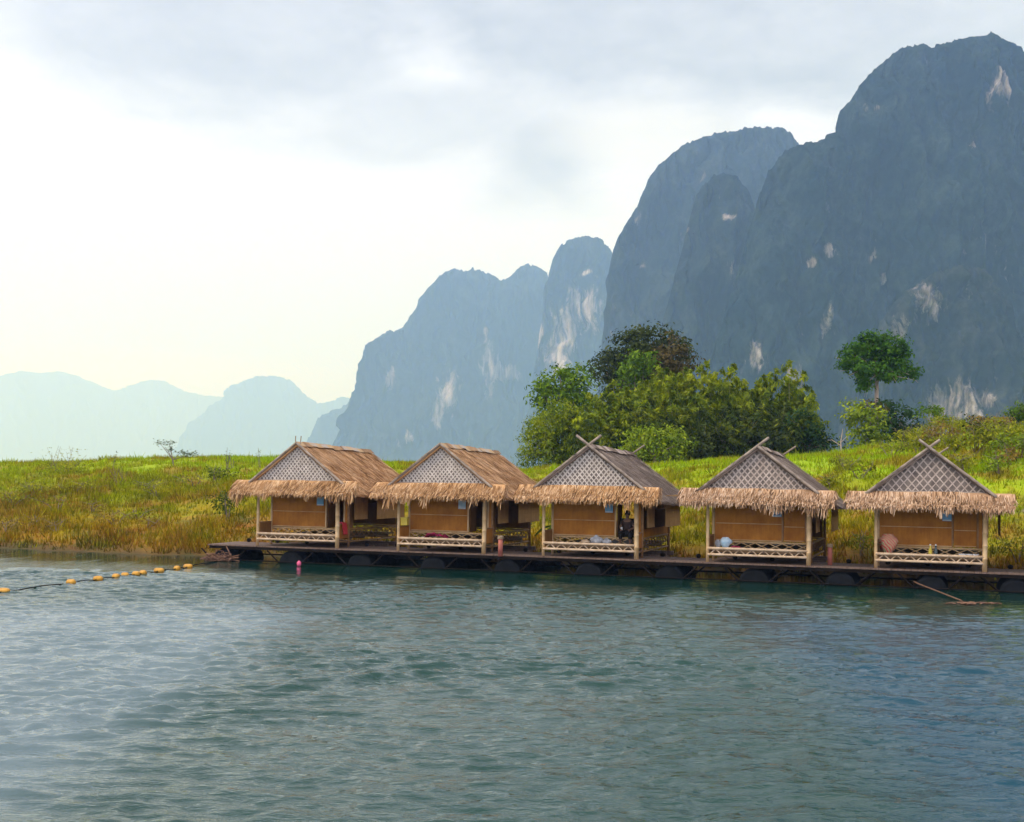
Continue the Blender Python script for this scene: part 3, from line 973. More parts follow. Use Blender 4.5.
# single plants of the left bank
shrub('leafy bush with tall thin stalks on the left skyline', 63, 80, 2.6, 1.0, MT['leaf_shrub'], 401, leaf=.16, dens=24, stalk=.9)
shrub('dark green bush low on the bank left of the first hut', 230, 62, 1.9, 1.5, MT['leaf_bamboo_green'], 402, leaf=.16, dens=30, stalk=.2)
shrub('low dark bush below the crest left of the first hut', 215, 74, 2.2, .8, MT['leaf_bamboo_green'], 403, leaf=.16, stalk=.2)
shrub('reddish twiggy shrub on the crest left of the sapling', 118, 74, 1.5, 1.2, MT['leaf_dry'], 404, leaf=.13, dens=10, stalk=.5)
for k_, (px, yy, w, h) in enumerate([(15, 70, 2.2, .8), (38, 72, 2.6, .8), (75, 72, 2.4, .7), (160, 70, 2.4, .8), (195, 73, 2.4, .7), (260, 70, 1.6, .8), (140, 64, 1.4, .6), (60, 66, 1.6, .7)]):
    shrub('low olive green weed clump on the left bank', px, yy, w, h, MT['leaf_shrub'], 420 + k_, 'weed clumps on the left bank', name='weed_clump', leaf=.15, dens=24)
for k_, (px, yy, w, h) in enumerate([(10, 61, 1.8, .6), (30, 62, 1.4, .6), (60, 61, 1.6, .6), (118, 63, 1.8, .7), (150, 62, 1.5, .6), (95, 66, 1.6, .6)]):
    shrub('rusty brown weed clump low on the left bank', px, yy, w, h, MT['leaf_dry'], 440 + k_, 'rusty weeds on the left bank', name='weed_clump', leaf=.14, dens=22)


def weed(label, px, yb, h, seed, heads=3):
    r = np.random.default_rng(seed)
    b = at_y(px, 440, yb)
    root = empty('tall_weed', (b.x, yb, gz(b.x, yb)), label, 'plant')
    mb = MB()
    pts = []
    for k in range(heads):
        a = r.uniform(-.5, .5)
        L = h * (1 if k == 0 else r.uniform(.5, .8))
        p = [(a * .2, 0, -.05), (a * .5 * L, 0, L * .55), (a * .8 * L, .05, L)]
        mb.tube(p, [.02, .014, .008], 4)
        for q in range(12):
            f = r.uniform(.35, 1)
            pts.append((a * .8 * L * f + r.normal() * .09, r.normal() * .09, L * f + r.normal() * .06))
    mb.build('stem', MT['bark'], root)
    P = np.array(pts)
    V = leaf_mesh(P, np.tile([0, 0, 1.], (len(P), 1)), .16, .4, .2, .4, r)
    link('foliage', np_mesh('foliage', V, np.arange(4 * len(P)).reshape(-1, 4)), MT['leaf_grey'], root)


weed('thin weed with leafy tuft on the skyline left of the first hut', 227, 78, 1.3, 1, 3)
weed('thin bare weed stalk on the skyline nearest the first hut roof', 262, 78, 1.2, 2, 2)
weed('forked weed on the skyline between sapling and first hut', 234, 79, .9, 3, 2)
weed('tiny bare stalk on the skyline left of the sapling', 112, 79, .9, 4, 1)
# sapling
b = at_y(175, 440, 80)
root = empty('sapling', (b.x, 80, gz(b.x, 80)), 'slender sapling with flat leafy tiers on the left skyline', 'tree')
mb = MB()
mb.tube([(0, 0, -.1), (-.12, 0, .55), (-.5, 0, 1.2)], [.05, .035, .015], 6)
tiers = [(-.95, 0, 1.55, .42), (-.35, 0, 1.5, .38), (.35, 0, .95, .4), (1.05, 0, .9, .42), (-.3, 0, 1.12, .32), (.75, 0, .78, .3)]
for (x, y, z, w) in tiers:
    mb.tube([(-.1, 0, .5), ((x - .1) * .5, .05, (z + .5) * .5), (x, 0, z)], [.03, .02, .008], 5)
mb.build('trunk', MT['bark'], root)
P = np.concatenate([np.array([x, y, z]) + rng.normal(0, 1, (60, 3)) * np.array([w * .5, w * .5, .09]) for (x, y, z, w) in tiers])
V = leaf_mesh(P, np.tile([0, 0, .6], (len(P), 1)), .17, .5, 0, .8)
link('crown', np_mesh('crown', V, np.arange(4 * len(P)).reshape(-1, 4)), MT['leaf_grey'], root)


# ------------------------------------------------------------------ thatch
def strips(O, U, Dn, N, L, Wd, lift, r, ang=.2):
    """thin tapered leaf shards: origin O, along-eave U, down-slope Dn, slope normal N"""
    n = len(O)
    a = r.normal(0, ang, n)[:, None]
    d = Dn * np.cos(a) + U * np.sin(a)
    s = U * np.cos(a) - Dn * np.sin(a)
    L, Wd, lift = L[:, None], Wd[:, None], lift[:, None]
    V = np.empty((n, 4, 3))
    V[:, 0] = O - s * Wd * .5 + N * .008
    V[:, 1] = O + s * Wd * .5 + N * .008
    V[:, 2] = O + d * L + s * Wd * .1 + N * lift
    V[:, 3] = O + d * L - s * Wd * .1 + N * lift
    return V


RIDGE0, RIDGE1 = -.19, 6.63
HB, HA = 2.60, 4.10           # gable base, apex
SLOPE = (HA - HB) / 2.0       # gable half width 2.0
EAVE_X = 2.62


def roof_z(x, y):
    return HA - abs(x) * SLOPE - .175 * (y - RIDGE0) / (RIDGE1 - RIDGE0)


def make_roof(root, mat_key, seed, ridge_mat):
    r = np.random.default_rng(seed)
    mb = MB()
    xs = [-EAVE_X, 0, EAVE_X]
    th = .10
    ny = 8
    ysr = [RIDGE0 + (RIDGE1 - RIDGE0) * k / ny for k in range(ny + 1)]
    for sgn in (-1, 1):
        pts = []
        for y in ysr:
            sag = .05 * math.sin((y - RIDGE0) / (RIDGE1 - RIDGE0) * math.pi)
            for (x, dz) in ((0, 0), (sgn * EAVE_X, 0), (sgn * EAVE_X, -th), (0, -th)):
                pts.append((x, y, roof_z(x, y) + dz - sag))
        fs = []
        for k in range(ny):
            for q in range(4):
                fs.append((k * 4 + q, k * 4 + (q + 1) % 4, k * 4 + 4 + (q + 1) % 4, k * 4 + 4 + q))
        fs += [(0, 1, 2, 3), (ny * 4 + 3, ny * 4 + 2, ny * 4 + 1, ny * 4)]
        mb.poly(pts, fs)
    allV = []
    ln = math.hypot(1, SLOPE)
    for sgn in (-1, 1):
        U = np.array([0, 1., 0])
        Dn = np.array([sgn / ln, 0, -SLOPE / ln])
        N = np.array([sgn * SLOPE / ln, 0, 1 / ln])
        rows = 13
        for k in range(rows):
            t_ = (k + r.uniform(-.15, .15)) / (rows - .4)
            n = 190 if k < rows - 1 else 260
            y = r.uniform(RIDGE0 - .05, RIDGE1 + .05, n)
            x = sgn * np.clip(EAVE_X * t_ * (1 + 0 * y) + r.normal(0, .05, n), -.02 * sgn if sgn > 0 else -9, 9)
            sag = .05 * np.sin((y - RIDGE0) / (RIDGE1 - RIDGE0) * np.pi)
            z = HA - np.abs(x) * SLOPE - .175 * (y - RIDGE0) / (RIDGE1 - RIDGE0) - sag + .01
            O = np.stack([x, y, z], -1)
            L = r.uniform(.35, .8, n)
            if k >= rows - 2:
                L = r.uniform(.15, .36, n)
            allV.append(strips(O, U, Dn, N, L, r.uniform(.025, .085, n), r.uniform(.01, .085, n), r, .2))
    V = np.concatenate(allV)
    b = len(mb.v)
    Vv = V.reshape(-1, 3)
    mb.v += [tuple(p) for p in Vv]
    mb.f += [tuple(b + 4 * k + q for q in range(4)) for k in range(len(V))]
    roof = mb.build('roof', MT[mat_key], root)
    # ridge cap: a folded mat tied along the ridge
    mc = MB()
    n = 14
    for k in range(n):
        y0 = RIDGE0 - .03 + (RIDGE1 - RIDGE0 + .06) * k / n
        y1 = y0 + (RIDGE1 - RIDGE0 + .06) / n + .05
        j = r.uniform(-.02, .02)
        z0, z1 = roof_z(0, y0) + .06 + j, roof_z(0, y1) + .06 + j
        w = r.uniform(.15, .22)
        d = w * SLOPE
        mc.poly([(-w, y0, z0 - d), (0, y0, z0 + .03), (w, y0, z0 - d), (-w, y1, z1 - d), (0, y1, z1 + .03), (w, y1, z1 - d)], [(0, 1, 4, 3), (1, 2, 5, 4)])
    mc.build('ridge_cap', ridge_mat, roof)
    return roof


def make_skirt(root, mat_key, seed, half=2.68):
    """the thatched eave that hangs under the gable"""
    r = np.random.default_rng(seed)
    mb = MB()
    y0, z0, y1, z1 = -.12, HB + .02, -.60, HB - .44
    mb.poly([(-half + .08, y0, z0), (half - .08, y0, z0), (half - .02, y1, z1), (-half + .02, y1, z1), (-half + .08, y0 + .06, z0 - .05), (half - .08, y0 + .06, z0 - .05), (half - .02, y1 + .06, z1 - .05), (-half + .02, y1 + .06, z1 - .05)],
            [(0, 1, 2, 3), (7, 6, 5, 4), (0, 4, 5, 1), (1, 5, 6, 2), (2, 6, 7, 3), (3, 7, 4, 0)])
    ln = math.hypot(y1 - y0, z1 - z0)
    Dn = np.array([0, (y1 - y0) / ln, (z1 - z0) / ln])
    N = np.array([0, -(z0 - z1) / ln, (y0 - y1) / ln])
    U = np.array([1., 0, 0])
    out = []
    for k in range(7):
        n = 330 if k < 5 else 380
        t_ = k / 6
        x = r.uniform(-half, half, n)
        base = np.array([0, y0, z0]) + Dn * ln * t_ * .96
        O = np.stack([x, np.full(n, base[1]), np.full(n, base[2]) + .03 * vnoise(x * 1.3, seed, 0, 2)], -1)
        L = r.uniform(.25, .55, n) * (1 - .08 * k) if k < 5 else r.uniform(.10, .30, n) + .09 * np.clip(vnoise(x * 2.1, seed + .5, 0, 8), 0, 1)
        out.append(strips(O, U, Dn, N, L, r.uniform(.025, .06, n), r.uniform(.0, .11, n), r, .15))
    # fringe hanging straight down from the lip
    n = 620
    x = r.uniform(-half, half, n)
    O = np.stack([x, np.full(n, y1) + r.normal(0, .025, n), np.full(n, z1) + .05], -1)
    Dv = np.array([0, -.22, -.975])
    Nv = np.array([0, -.975, .22])
    Lf = r.uniform(.06, .30, n) + .52 * np.clip(vnoise(x * 2.6, seed + 2.5, 0, 4), 0, 1) * r.uniform(.3, 1, n)
    out.append(strips(O, U, Dv, Nv, Lf, r.uniform(.03, .075, n), r.uniform(-.03, .06, n), r, .15))
    # the ends, wrapped round the corner
    for sg in (-1, 1):
        n = 70
        t_ = r.uniform(0, 1, n)
        O = np.array([sg * half, y0, z0]) + np.outer(t_ * ln, Dn) + r.normal(0, .02, (n, 3))
        out.append(strips(O, np.array([0, 1., 0]), np.array([sg * .35, -.2, -.9]), np.array([sg * .9, 0, .35]), r.uniform(.12, .3, n), r.uniform(.04, .08, n), r.uniform(0, .05, n), r, .3))
    V = np.concatenate(out)
    b = len(mb.v)
    mb.v += [tuple(p) for p in V.reshape(-1, 3)]
    mb.f += [tuple(b + 4 * k + q for q in range(4)) for k in range(len(V))]
    return mb.build('eave_thatch', MT[mat_key], root)


def make_gable(root, slat_mat, pitch, seed, slat_w):
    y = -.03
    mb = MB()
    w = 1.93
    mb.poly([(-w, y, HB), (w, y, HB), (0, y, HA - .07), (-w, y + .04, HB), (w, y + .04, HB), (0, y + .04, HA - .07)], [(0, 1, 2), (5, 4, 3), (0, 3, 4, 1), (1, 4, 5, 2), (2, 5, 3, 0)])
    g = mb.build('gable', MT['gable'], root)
    r = random.Random(seed)
    ml = MB()
    H = HA - .1 - HB
    hw = w - .05
    tri = [(-hw, 0), (hw, 0), (0, H)]
    for dirn, yy in ((1, y - .012), (-1, y - .022)):
        d = Vector((math.cos(RAD(50)) * dirn, math.sin(RAD(50))))
        nn = Vector((-d.y, d.x))
        cvals = [nn.x * px + nn.y * pz for px, pz in tri]
        c = min(cvals) + pitch * .4
        while c < max(cvals):
            cc = c + r.uniform(-.012, .012)
            hits = []
            for a in range(3):
                p, q = Vector(tri[a]), Vector(tri[(a + 1) % 3])
                f0, f1 = nn.dot(p) - cc, nn.dot(q) - cc
                if (f0 < 0) != (f1 < 0):
                    hits.append(p.lerp(q, f0 / (f0 - f1)))
            if len(hits) == 2 and (hits[0] - hits[1]).length > .12:
                a, b = hits
                sw = slat_w * r.uniform(.8, 1.15)
                o = nn * sw * .5
                P4 = [a - o, b - o, b + o, a + o]
                ml.poly([(p.x, yy, HB + max(p.y, .01)) for p in P4] + [(p.x, yy + .008, HB + max(p.y, .01)) for p in P4], [(0, 1, 2, 3), (7, 6, 5, 4), (0, 4, 5, 1), (2, 6, 7, 3)])
            c += pitch
    ml.build('lattice', slat_mat, g)
    mbb = MB()
    mbb.bamboo((-2.0, y - .05, HB + .02), (2.0, y - .05, HB + .02), .035)
    mbb.build('base_pole', MT['pole_grey'], g)
    return g


def zigzag(mb, p0, p1, z0, z1, step, r, cross=False, rad=.02):
    p0, p1 = Vector(p0), Vector(p1)
    L = (p1 - p0).length
    n = max(2, round(L / step))
    for k in range(n):
        a, m, b = p0.lerp(p1, k / n), p0.lerp(p1, (k + .5) / n), p0.lerp(p1, (k + 1) / n)
        Z = lambda p, z: (p.x, p.y, p.z + z)
        if cross:
            mb.tube([Z(a, z0), Z(b, z1)], rad, 5)
            off = Vector((p1 - p0).normalized().cross(Vector((0, 0, 1)))) * rad * 2.1
            mb.tube([Z(a + off, z1), Z(b + off, z0)], rad, 5)
        else:
            mb.tube([Z(a, z0), Z(m, z1)], rad, 5)
            mb.tube([Z(m, z1), Z(b, z0)], rad, 5)


def make_hut(idx, label, roof_key, skirt_key, finial, door_open, low_panel, slat, pitch, slat_w, seed, blind_y=(1.25, 5.3)):
    r = random.Random(seed)
    root = empty('raft_hut', dock(HS[idx]), label, 'hut', 'thatched raft huts', -ANG + r.uniform(-.012, .012))
    make_roof(root, roof_key, seed, MT['thatch_grey'] if 'grey' in roof_key else MT['pole_grey'] if idx > 1 else MT['thatch_mixed'])
    make_skirt(root, skirt_key, seed + 1)
    g = make_gable(root, MT[slat], pitch, seed, slat_w)
    # barge poles along the gable edge, crossing above the apex on some huts
    for sg in (-1, 1):
        mb = MB()
        ext = 0.0
        if finial == 'cross' or (finial == 'single' and sg == -1):
            ext = {2: .46, 3: .40, 4: .34}.get(idx, .4)
        ex, ez = -sg * ext, HA + .04 + ext * SLOPE
        mb.bamboo((sg * 2.12, -.24 - .03 * sg, HB - .09), (ex, -.24 - .03 * sg, ez), .05)
        mb.build('barge_pole', MT['pole_grey'], root)
    if finial in ('cross', 'single'):
        mb = MB()
        mb.bamboo((-.45, RIDGE1 - .1, HA - .5), (.55, RIDGE1 - .1, HA + .2), .035)
        mb.build('rear_finial', MT['pole_grey'], root)
    if finial == 'stub':
        for dx in (-.12, .1):
            mb = MB()
            mb.tube([(dx, -.1, HA - .1), (dx + r.uniform(-.02, .04), -.1, HA + .3)], .02, 6)
            mb.build('ridge_stub', MT['pole_grey'], root)
    # posts
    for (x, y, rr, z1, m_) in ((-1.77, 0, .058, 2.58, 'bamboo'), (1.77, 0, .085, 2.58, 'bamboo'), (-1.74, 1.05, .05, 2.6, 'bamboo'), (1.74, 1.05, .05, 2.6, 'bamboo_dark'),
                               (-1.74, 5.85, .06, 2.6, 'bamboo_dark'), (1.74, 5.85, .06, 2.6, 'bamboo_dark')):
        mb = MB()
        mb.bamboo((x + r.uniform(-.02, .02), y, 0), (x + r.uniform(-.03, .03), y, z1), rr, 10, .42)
        mb.build('post', MT[m_], root, smooth=True)
    # raised floor
    mb = MB()
    mb.box(-1.64, 1.64, .16, 5.78, .36, .42)
    for k in range(5):
        mb.box(-1.6, 1.6, .4 + k * 1.2, .5 + k * 1.2, .27, .357)
    mb.build('floor', MT['floor'], root)
    # front railing with zigzag
    mb = MB()
    mb.bamboo((-1.76, -.03, .49), (1.76, -.03, .49), .05, 8)
    mb.bamboo((-1.76, -.03, .27), (1.76, -.03, .27), .045, 8)
    rl = mb.build('railing', MT['bamboo_pale'], root, smooth=True)
    mb = MB()
    zigzag(mb, (-1.7, 0, 0), (1.7, 0, 0), .27, .47, .44, r, rad=.022)
    mb.build('zigzag', MT['bamboo_pale'], rl)
    # lattice bands under the walls
    for (a, b) in (((-1.7, 1.05, 0), (1.7, 1.05, 0)), ((1.72, 1.1, 0), (1.72, 5.8, 0)), ((-1.72, 1.1, 0), (-1.72, 5.8, 0)), ((-1.7, 5.85, 0), (1.7, 5.85, 0))):
        mb = MB()
        zigzag(mb, a, b, .45, .67, .46, r, True, .018)
        a_, b_ = Vector(a), Vector(b)
        mb.tube([a_ + Vector((0, 0, .69)), b_ + Vector((0, 0, .69))], .034, 6)
        mb.tube([a_ + Vector((0, 0, .20)), b_ + Vector((0, 0, .20))], .034, 6)
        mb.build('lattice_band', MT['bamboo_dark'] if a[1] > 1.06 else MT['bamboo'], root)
    # front wall, in two mats with a batten over the seam
    mb = MB()
    mb.box(-1.70, .74, 1.035, 1.065, .73, 2.58)
    fw = mb.build('front_wall', MT['wall'], root)
    mb = MB()
    seam = {0: 1.37, 1: 1.38, 2: 1.33, 3: 1.36, 4: 1.40, 5: 1.36}[idx]
    mb.tube([(-1.66, 1.022, seam), (.70, 1.022, seam)], .014, 6)
    mb.tube([(-1.66, 1.022, .76), (.70, 1.022, .76)], .022, 6)
    mb.build('batten', MT['bamboo'], fw)
    mb = MB()
    mb.box(-.48, .76, 1.025, 1.075, .735, 2.56)
    mb.v = [(x + .0 if x > 0 else .70, y, z) for x, y, z in mb.v]
    mb.box(1.52, 1.58, 1.025, 1.075, .735, 2.56)
    mb.build('door_frame', MT['bamboo_dark'] if not door_open else MT['bamboo'], root)
    mb = MB()
    mb.box(1.582, 1.70, 1.035, 1.065, .73, 2.58)
    mb.build('corner_panel', MT['wall'], root)
    if door_open:
        mb = MB()                                    # the door leaf swung into the room
        mb.box(.775, .80, 1.09, 1.80, .74, 2.5)
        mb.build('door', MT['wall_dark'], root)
    else:
        mb = MB()
        mb.box(.775, 1.51, 1.052, 1.077, .75, 2.54)
        d = mb.build('door', MT['wall'], root)
        mb = MB()
        for z in (.78, seam - .08, 2.4):
            mb.tube([(.79, 1.045, z), (1.50, 1.045, z)], .014, 6)
        mb.build('batten', MT['bamboo'], d)
    # right side: low mat, open window, upper mat, blind hanging from the eave
    mb = MB()
    top = 1.02 if low_panel else .76
    mb.box(1.69, 1.715, 1.10, 5.80, .73, top)
    mb.box(1.69, 1.715, 1.10, 5.80, 1.72, 2.45)
    mb.box(1.69, 1.715, 1.10, 1.5, top + .001, 1.719)
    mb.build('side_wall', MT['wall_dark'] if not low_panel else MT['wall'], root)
    mb = MB()
    mb.box(-1.715, -1.69, 1.10, 5.80, .73, 2.45)
    mb.build('side_wall', MT['wall'], root)
    mb = MB()
    if low_panel and door_open:                      # back window left open on this hut
        mb.box(-1.68, -.75, 5.82, 5.845, .73, 2.55)
        mb.box(.45, 1.68, 5.82, 5.845, .73, 2.55)
        mb.box(-.749, .449, 5.82, 5.845, .73, 1.16)
        mb.box(-.749, .449, 5.82, 5.845, 2.2, 2.55)
    else:
        mb.box(-1.68, 1.68, 5.82, 5.845, .73, 2.55)
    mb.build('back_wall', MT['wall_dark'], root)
    mb = MB()
    y0, y1 = blind_y
    xb, zt, zb = 2.30, 2.30, 1.10
    mid = y0 + 1.25
    for (ya, yb2, dx) in ((y0, mid - .01, -.42), (mid, y1, 0)):
        n = 7
        for k in range(n):
            za, zc = zt - (zt - zb) * k / n, zt - (zt - zb) * (k + 1) / n
            mb.box(xb + dx, xb + dx + .02, ya, yb2, zc + .004, za)
        mb.tube([(xb + dx + .01, ya, zb), (xb + dx + .01, yb2, zb)], .022, 6)
    mb.build('window_blind', MT['blind'], root)
    # half-height panels and rails on both sides of the porch
    for sg in (-1, 1):
        mb = MB()
        mb.box(sg * 1.74 - .012, sg * 1.74 + .012, .10, 1.0, .36, .90)
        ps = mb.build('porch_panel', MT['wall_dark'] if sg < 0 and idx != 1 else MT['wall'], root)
        mb = MB()
        mb.tube([(sg * 1.74, .03, .93), (sg * 1.74, 1.02, .93)], .03, 6)
        mb.build('porch_rail', MT['bamboo_dark'], ps)
        mb = MB()
        mb.tube([(sg * 1.74, .03, .24), (sg * 1.74, 1.02, .24)], .025, 6)
        mb.build('porch_rail', MT['bamboo_dark'], ps)
    # number sheet by the door
    mb = MB()
    sx, sz = .48, 1.80
    if idx in (3, 4):
        sx = .55
    mb.box(sx - .15, sx + .15, 1.0, 1.012, sz - .17, sz + .17)
    s = mb.build('sign_sheet', MT['blue'] if idx != 1 else MT['blue_bag'], root)
    mb = MB()
    for k in range(3):
        for q in range(2):
            if idx == 3:
                mb.box(sx - .10 + q * .11, sx - .02 + q * .11, .994, .999, sz + .06 - k * .085, sz + .11 - k * .085)
    if idx == 3:
        mb.build('printed_mark', MT['navy'], s)
    mb = MB()
    mb.box(sx - .14, sx + .14, .994, .999, sz - .16, sz - .125)
    mb.build('white_margin', MT['white'], s)
    return root


HUTS = [
    make_hut(0, 'leftmost raft hut with fresh orange thatch and a dark open doorway', 'thatch_fresh', 'thatch_skirt', 'stub', True, False, 'lattice', .125, .055, 11),
    make_hut(1, 'second hut from the left, orange thatch roof, crimson cloth on its porch', 'thatch_fresh', 'thatch_skirt', 'none', True, False, 'lattice', .12, .056, 23),
    make_hut(2, 'middle grey roofed hut with crossed gable poles and a person in the doorway', 'thatch_grey', 'thatch_skirt', 'cross', True, True, 'lattice', .14, .056, 35),
    make_hut(3, 'fourth hut with one pole rising past its gable and a closed door', 'thatch_grey', 'thatch_skirt_old', 'single', False, False, 'lattice_brown', .165, .058, 47),
    make_hut(4, 'rightmost whole hut with brown lattice gable and striped bag on its porch', 'thatch_grey', 'thatch_skirt_old', 'cross', False, False, 'lattice_brown', .20, .05, 59),
    make_hut(5, 'hut cut off by the right edge, only its eave thatch showing', 'thatch_grey', 'thatch_skirt_old', 'cross', False, False, 'lattice_brown', .2, .06, 71),
]
for o_ in list(HUTS[4].children):
    pass

# ------------------------------------------------------------------ floating walkway
S0, S1 = -3.95, 33.5
raft = empty('floating_walkway', dock(0), 'long dark floating walkway on black drums carrying the huts', 'walkway', rz=-ANG)
mb = MB()
r = random.Random(4)
x = S0
while x < S1:
    w = r.uniform(.17, .23)
    mb.box(x, x + w - .012, -.15 + r.uniform(-.03, .03), 2.15, -.055, r.uniform(-.012, -.002))
    x += w
mb.build('deck', MT['deck'], raft)
mb = MB()
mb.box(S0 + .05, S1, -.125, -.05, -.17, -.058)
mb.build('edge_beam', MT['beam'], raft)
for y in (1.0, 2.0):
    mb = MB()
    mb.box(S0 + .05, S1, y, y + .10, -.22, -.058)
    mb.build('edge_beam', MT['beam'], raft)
for s_ in HS:
    mb = MB()
    for y in (3.0, 4.4, 5.78):
        mb.box(s_ - 1.95, s_ + 1.95, y, y + .14, -.16, -.004)
    for x in (-1.80, 1.68):
        mb.box(s_ + x, s_ + x + .12, 2.16, 5.95, -.30, -.164)
    mb.build('hut_base', MT['deck'], raft)
FL = []
for px in (222.8, 289.6, 358.6, 432, 506, 587.8, 668.8, 753.6, 840, 931, 1016):
    # where the line of sight meets the drum fronts
    d = ray(px, 565)
    o_ = dock(0, -.12)
    t_ = ((o_ - CAM).dot(ND)) / d.dot(ND)
    FL.append((CAM + d * t_ - P0).dot(RD))
FL += [FL[-1] + 2.72, FL[-1] + 5.44]
for k, s in enumerate(FL):
    mb = MB()
    R_ = .54
    L_ = (5.6 if k < 5 else 2.5) if k else 2.2
    prof = [(.02, 0), (R_ * .80, 0), (R_ * .90, .03), (R_ * .96, .05), (R_, .12)]
    y = .12
    while y < L_ - .3:
        prof += [(R_, y + .34), (R_ * .955, y + .36), (R_ * .955, y + .42), (R_, y + .44)]
        y += .44
    prof += [(R_, L_ - .1), (R_ * .9, L_), (.02, L_)]
    mb.lathe(prof, (s, -.08, -.70), 28, 'y')
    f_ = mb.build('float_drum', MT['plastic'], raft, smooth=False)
    for sg in (-1, 1):
        mb = MB()
        mb.tube([(s + sg * 1.02, -.10, -.19), (s + sg * .50, -.10, -.64)], .03, 6)
        mb.build('brace', MT['beam'], raft)
        if k > 4:
            mb = MB()
            mb.tube([(s + sg * 1.12, 1.0, -.22), (s + sg * .52, 1.0, -.70)], .032, 6)
            mb.build('brace', MT['beam'], raft)
mb = MB()
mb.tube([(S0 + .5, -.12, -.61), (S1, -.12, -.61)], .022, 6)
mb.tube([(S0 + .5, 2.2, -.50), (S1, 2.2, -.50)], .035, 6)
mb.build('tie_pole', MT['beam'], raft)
for s in np.arange(S0 + .6, S1, 1.36):
    mb = MB()
    mb.lathe([(.05, 0), (.09, .05), (.09, .12), (.03, .16)], (float(s), 2.05, -.005), 8)
    mb.build('cleat', MT['beam'], raft)


# ------------------------------------------------------------------ small things on the raft
def local(idx, x, y, z):
    return dock(HS[idx] + x, y, z)


def cloth(name, label, loc, mat, w, d, h, seed, hang=.0, group=None):
    """a crumpled cloth lying over an edge"""
    nx, ny = 14, 10
    xs = np.linspace(-w / 2, w / 2, nx)
    ys = np.linspace(-d / 2, d / 2, ny)
    A, B = np.meshgrid(xs, ys)
    Z = h * (.45 + .55 * np.abs(fbm(A * 7, B * 7, seed, 3, seed))) * (1 - (2 * np.abs(A) / w) ** 4 * .7)
    Y = B.copy()
    if hang:
        over = np.clip(-B / (d / 2), 0, 1)
        Z = Z - hang * over ** 1.5
        Y = np.where(B < 0, B * .35, B)
    top = np.stack([A + .02 * vnoise(A * 9, B * 9, 1, seed), Y, Z], -1)
    bot = top.copy()
    bot[..., 2] -= .02
    V = np.concatenate([top.reshape(-1, 3), bot.reshape(-1, 3)])
    F = grid_faces(nx, ny)
    me = bpy.data.meshes.new(name)
    n = nx * ny
    rim = []
    ring = list(range(nx)) + [k * nx + nx - 1 for k in range(1, ny)] + [(ny - 1) * nx + k for k in range(nx - 2, -1, -1)] + [k * nx for k in range(ny - 2, 0, -1)]
    for a, b in zip(ring, ring[1:] + ring[:1]):
        rim.append((a, a + n, b + n, b))
    me.from_pydata([tuple(v) for v in V], [], [tuple(f) for f in F] + [tuple(int(q) + n for q in f[::-1]) for f in F] + rim)
    o = link(name, me, mat, loc=loc, smooth=True)
    o.rotation_euler = (0, 0, -ANG)
    return tag(o, label, 'cloth', group)


def sack(name, label, loc, mat, w, h, seed, cat='bag', knot=True):
    nu, nv = 16, 10
    V, F = [], []
    for j in range(nv + 1):
        t_ = j / nv
        prof = (math.sin(min(1, t_ * 1.15 + .12) * math.pi * .62) ** .8) * (1 - .82 * sstep(.62, .97, t_)) if knot else math.sin(min(1, t_ + .1) * math.pi * .55) * (1 - .55 * sstep(.7, 1, t_))
        for i_ in range(nu):
            a = 2 * math.pi * i_ / nu
            k = w / 2 * prof * (1 + .22 * float(vnoise(math.cos(a) * 2, math.sin(a) * 2, t_ * 3, seed)))
            V.append((k * math.cos(a), k * .75 * math.sin(a), h * t_))
    for j in range(nv):
        for i_ in range(nu):
            F.append((j * nu + i_, j * nu + (i_ + 1) % nu, (j + 1) * nu + (i_ + 1) % nu, (j + 1) * nu + i_))
    F += [tuple(range(nu))[::-1], tuple(nv * nu + k for k in range(nu))]
    me = bpy.data.meshes.new(name)
    me.from_pydata(V, [], F)
    o = link(name, me, mat, loc=loc, smooth=True)
    o.rotation_euler = (0, 0, -ANG)
    return tag(o, label, cat)


# hut 1: red shirt over the porch rail, on the right
cloth('red_shirt', 'red cloth hung over the right porch rail of the leftmost hut', local(0, 1.78, .55, .97), MT['red'], .42, .5, .05, 3, .46).rotation_euler = (0, 0, -ANG + math.pi / 2)
# hut 2
cloth('crimson_cloth', 'crimson cloth heaped along the porch of the second hut', local(1, -.30, .30, .47), MT['maroon'], .85, .5, .26, 5, .0)
root = empty('yellow_box', local(1, -1.73, .55, .96), 'small yellow box on the porch side of the second hut', 'box', rz=-ANG)
mb = MB()
mb.box(-.13, .13, -.1, .1, 0, .26)
bx_ = mb.build('body', MT['yellow'], root)
mb = MB()
mb.box(-.14, .14, -.11, .11, .262, .30)
mb.build('lid', MT['yellow'], root)
tag(MB().build('_', MT['white']) if False else root)
mb = MB()
mb.lathe([(.05, 0), (.065, .12), (.06, .125)], n=12)
tag(mb.build('white_cup', MT['white'], loc=local(1, -.82, .22, .42)), 'small white cup left of the crimson cloth', 'cup')
# hut 3
sack('grey_bag', 'larger crumpled grey plastic bag on the middle hut porch', local(2, .18, .35, .42), MT['grey_bag'], .46, .40, 2)
sack('grey_bag', 'small grey bag on the middle hut porch, nearer the doorway', local(2, .56, .40, .42), MT['grey_bag'], .34, .30, 4)
sack('white_bundle', 'small whitish bundle left of the grey bags', local(2, -.22, .28, .42), MT['bamboo_pale'], .34, .22, 6, 'bundle', False)
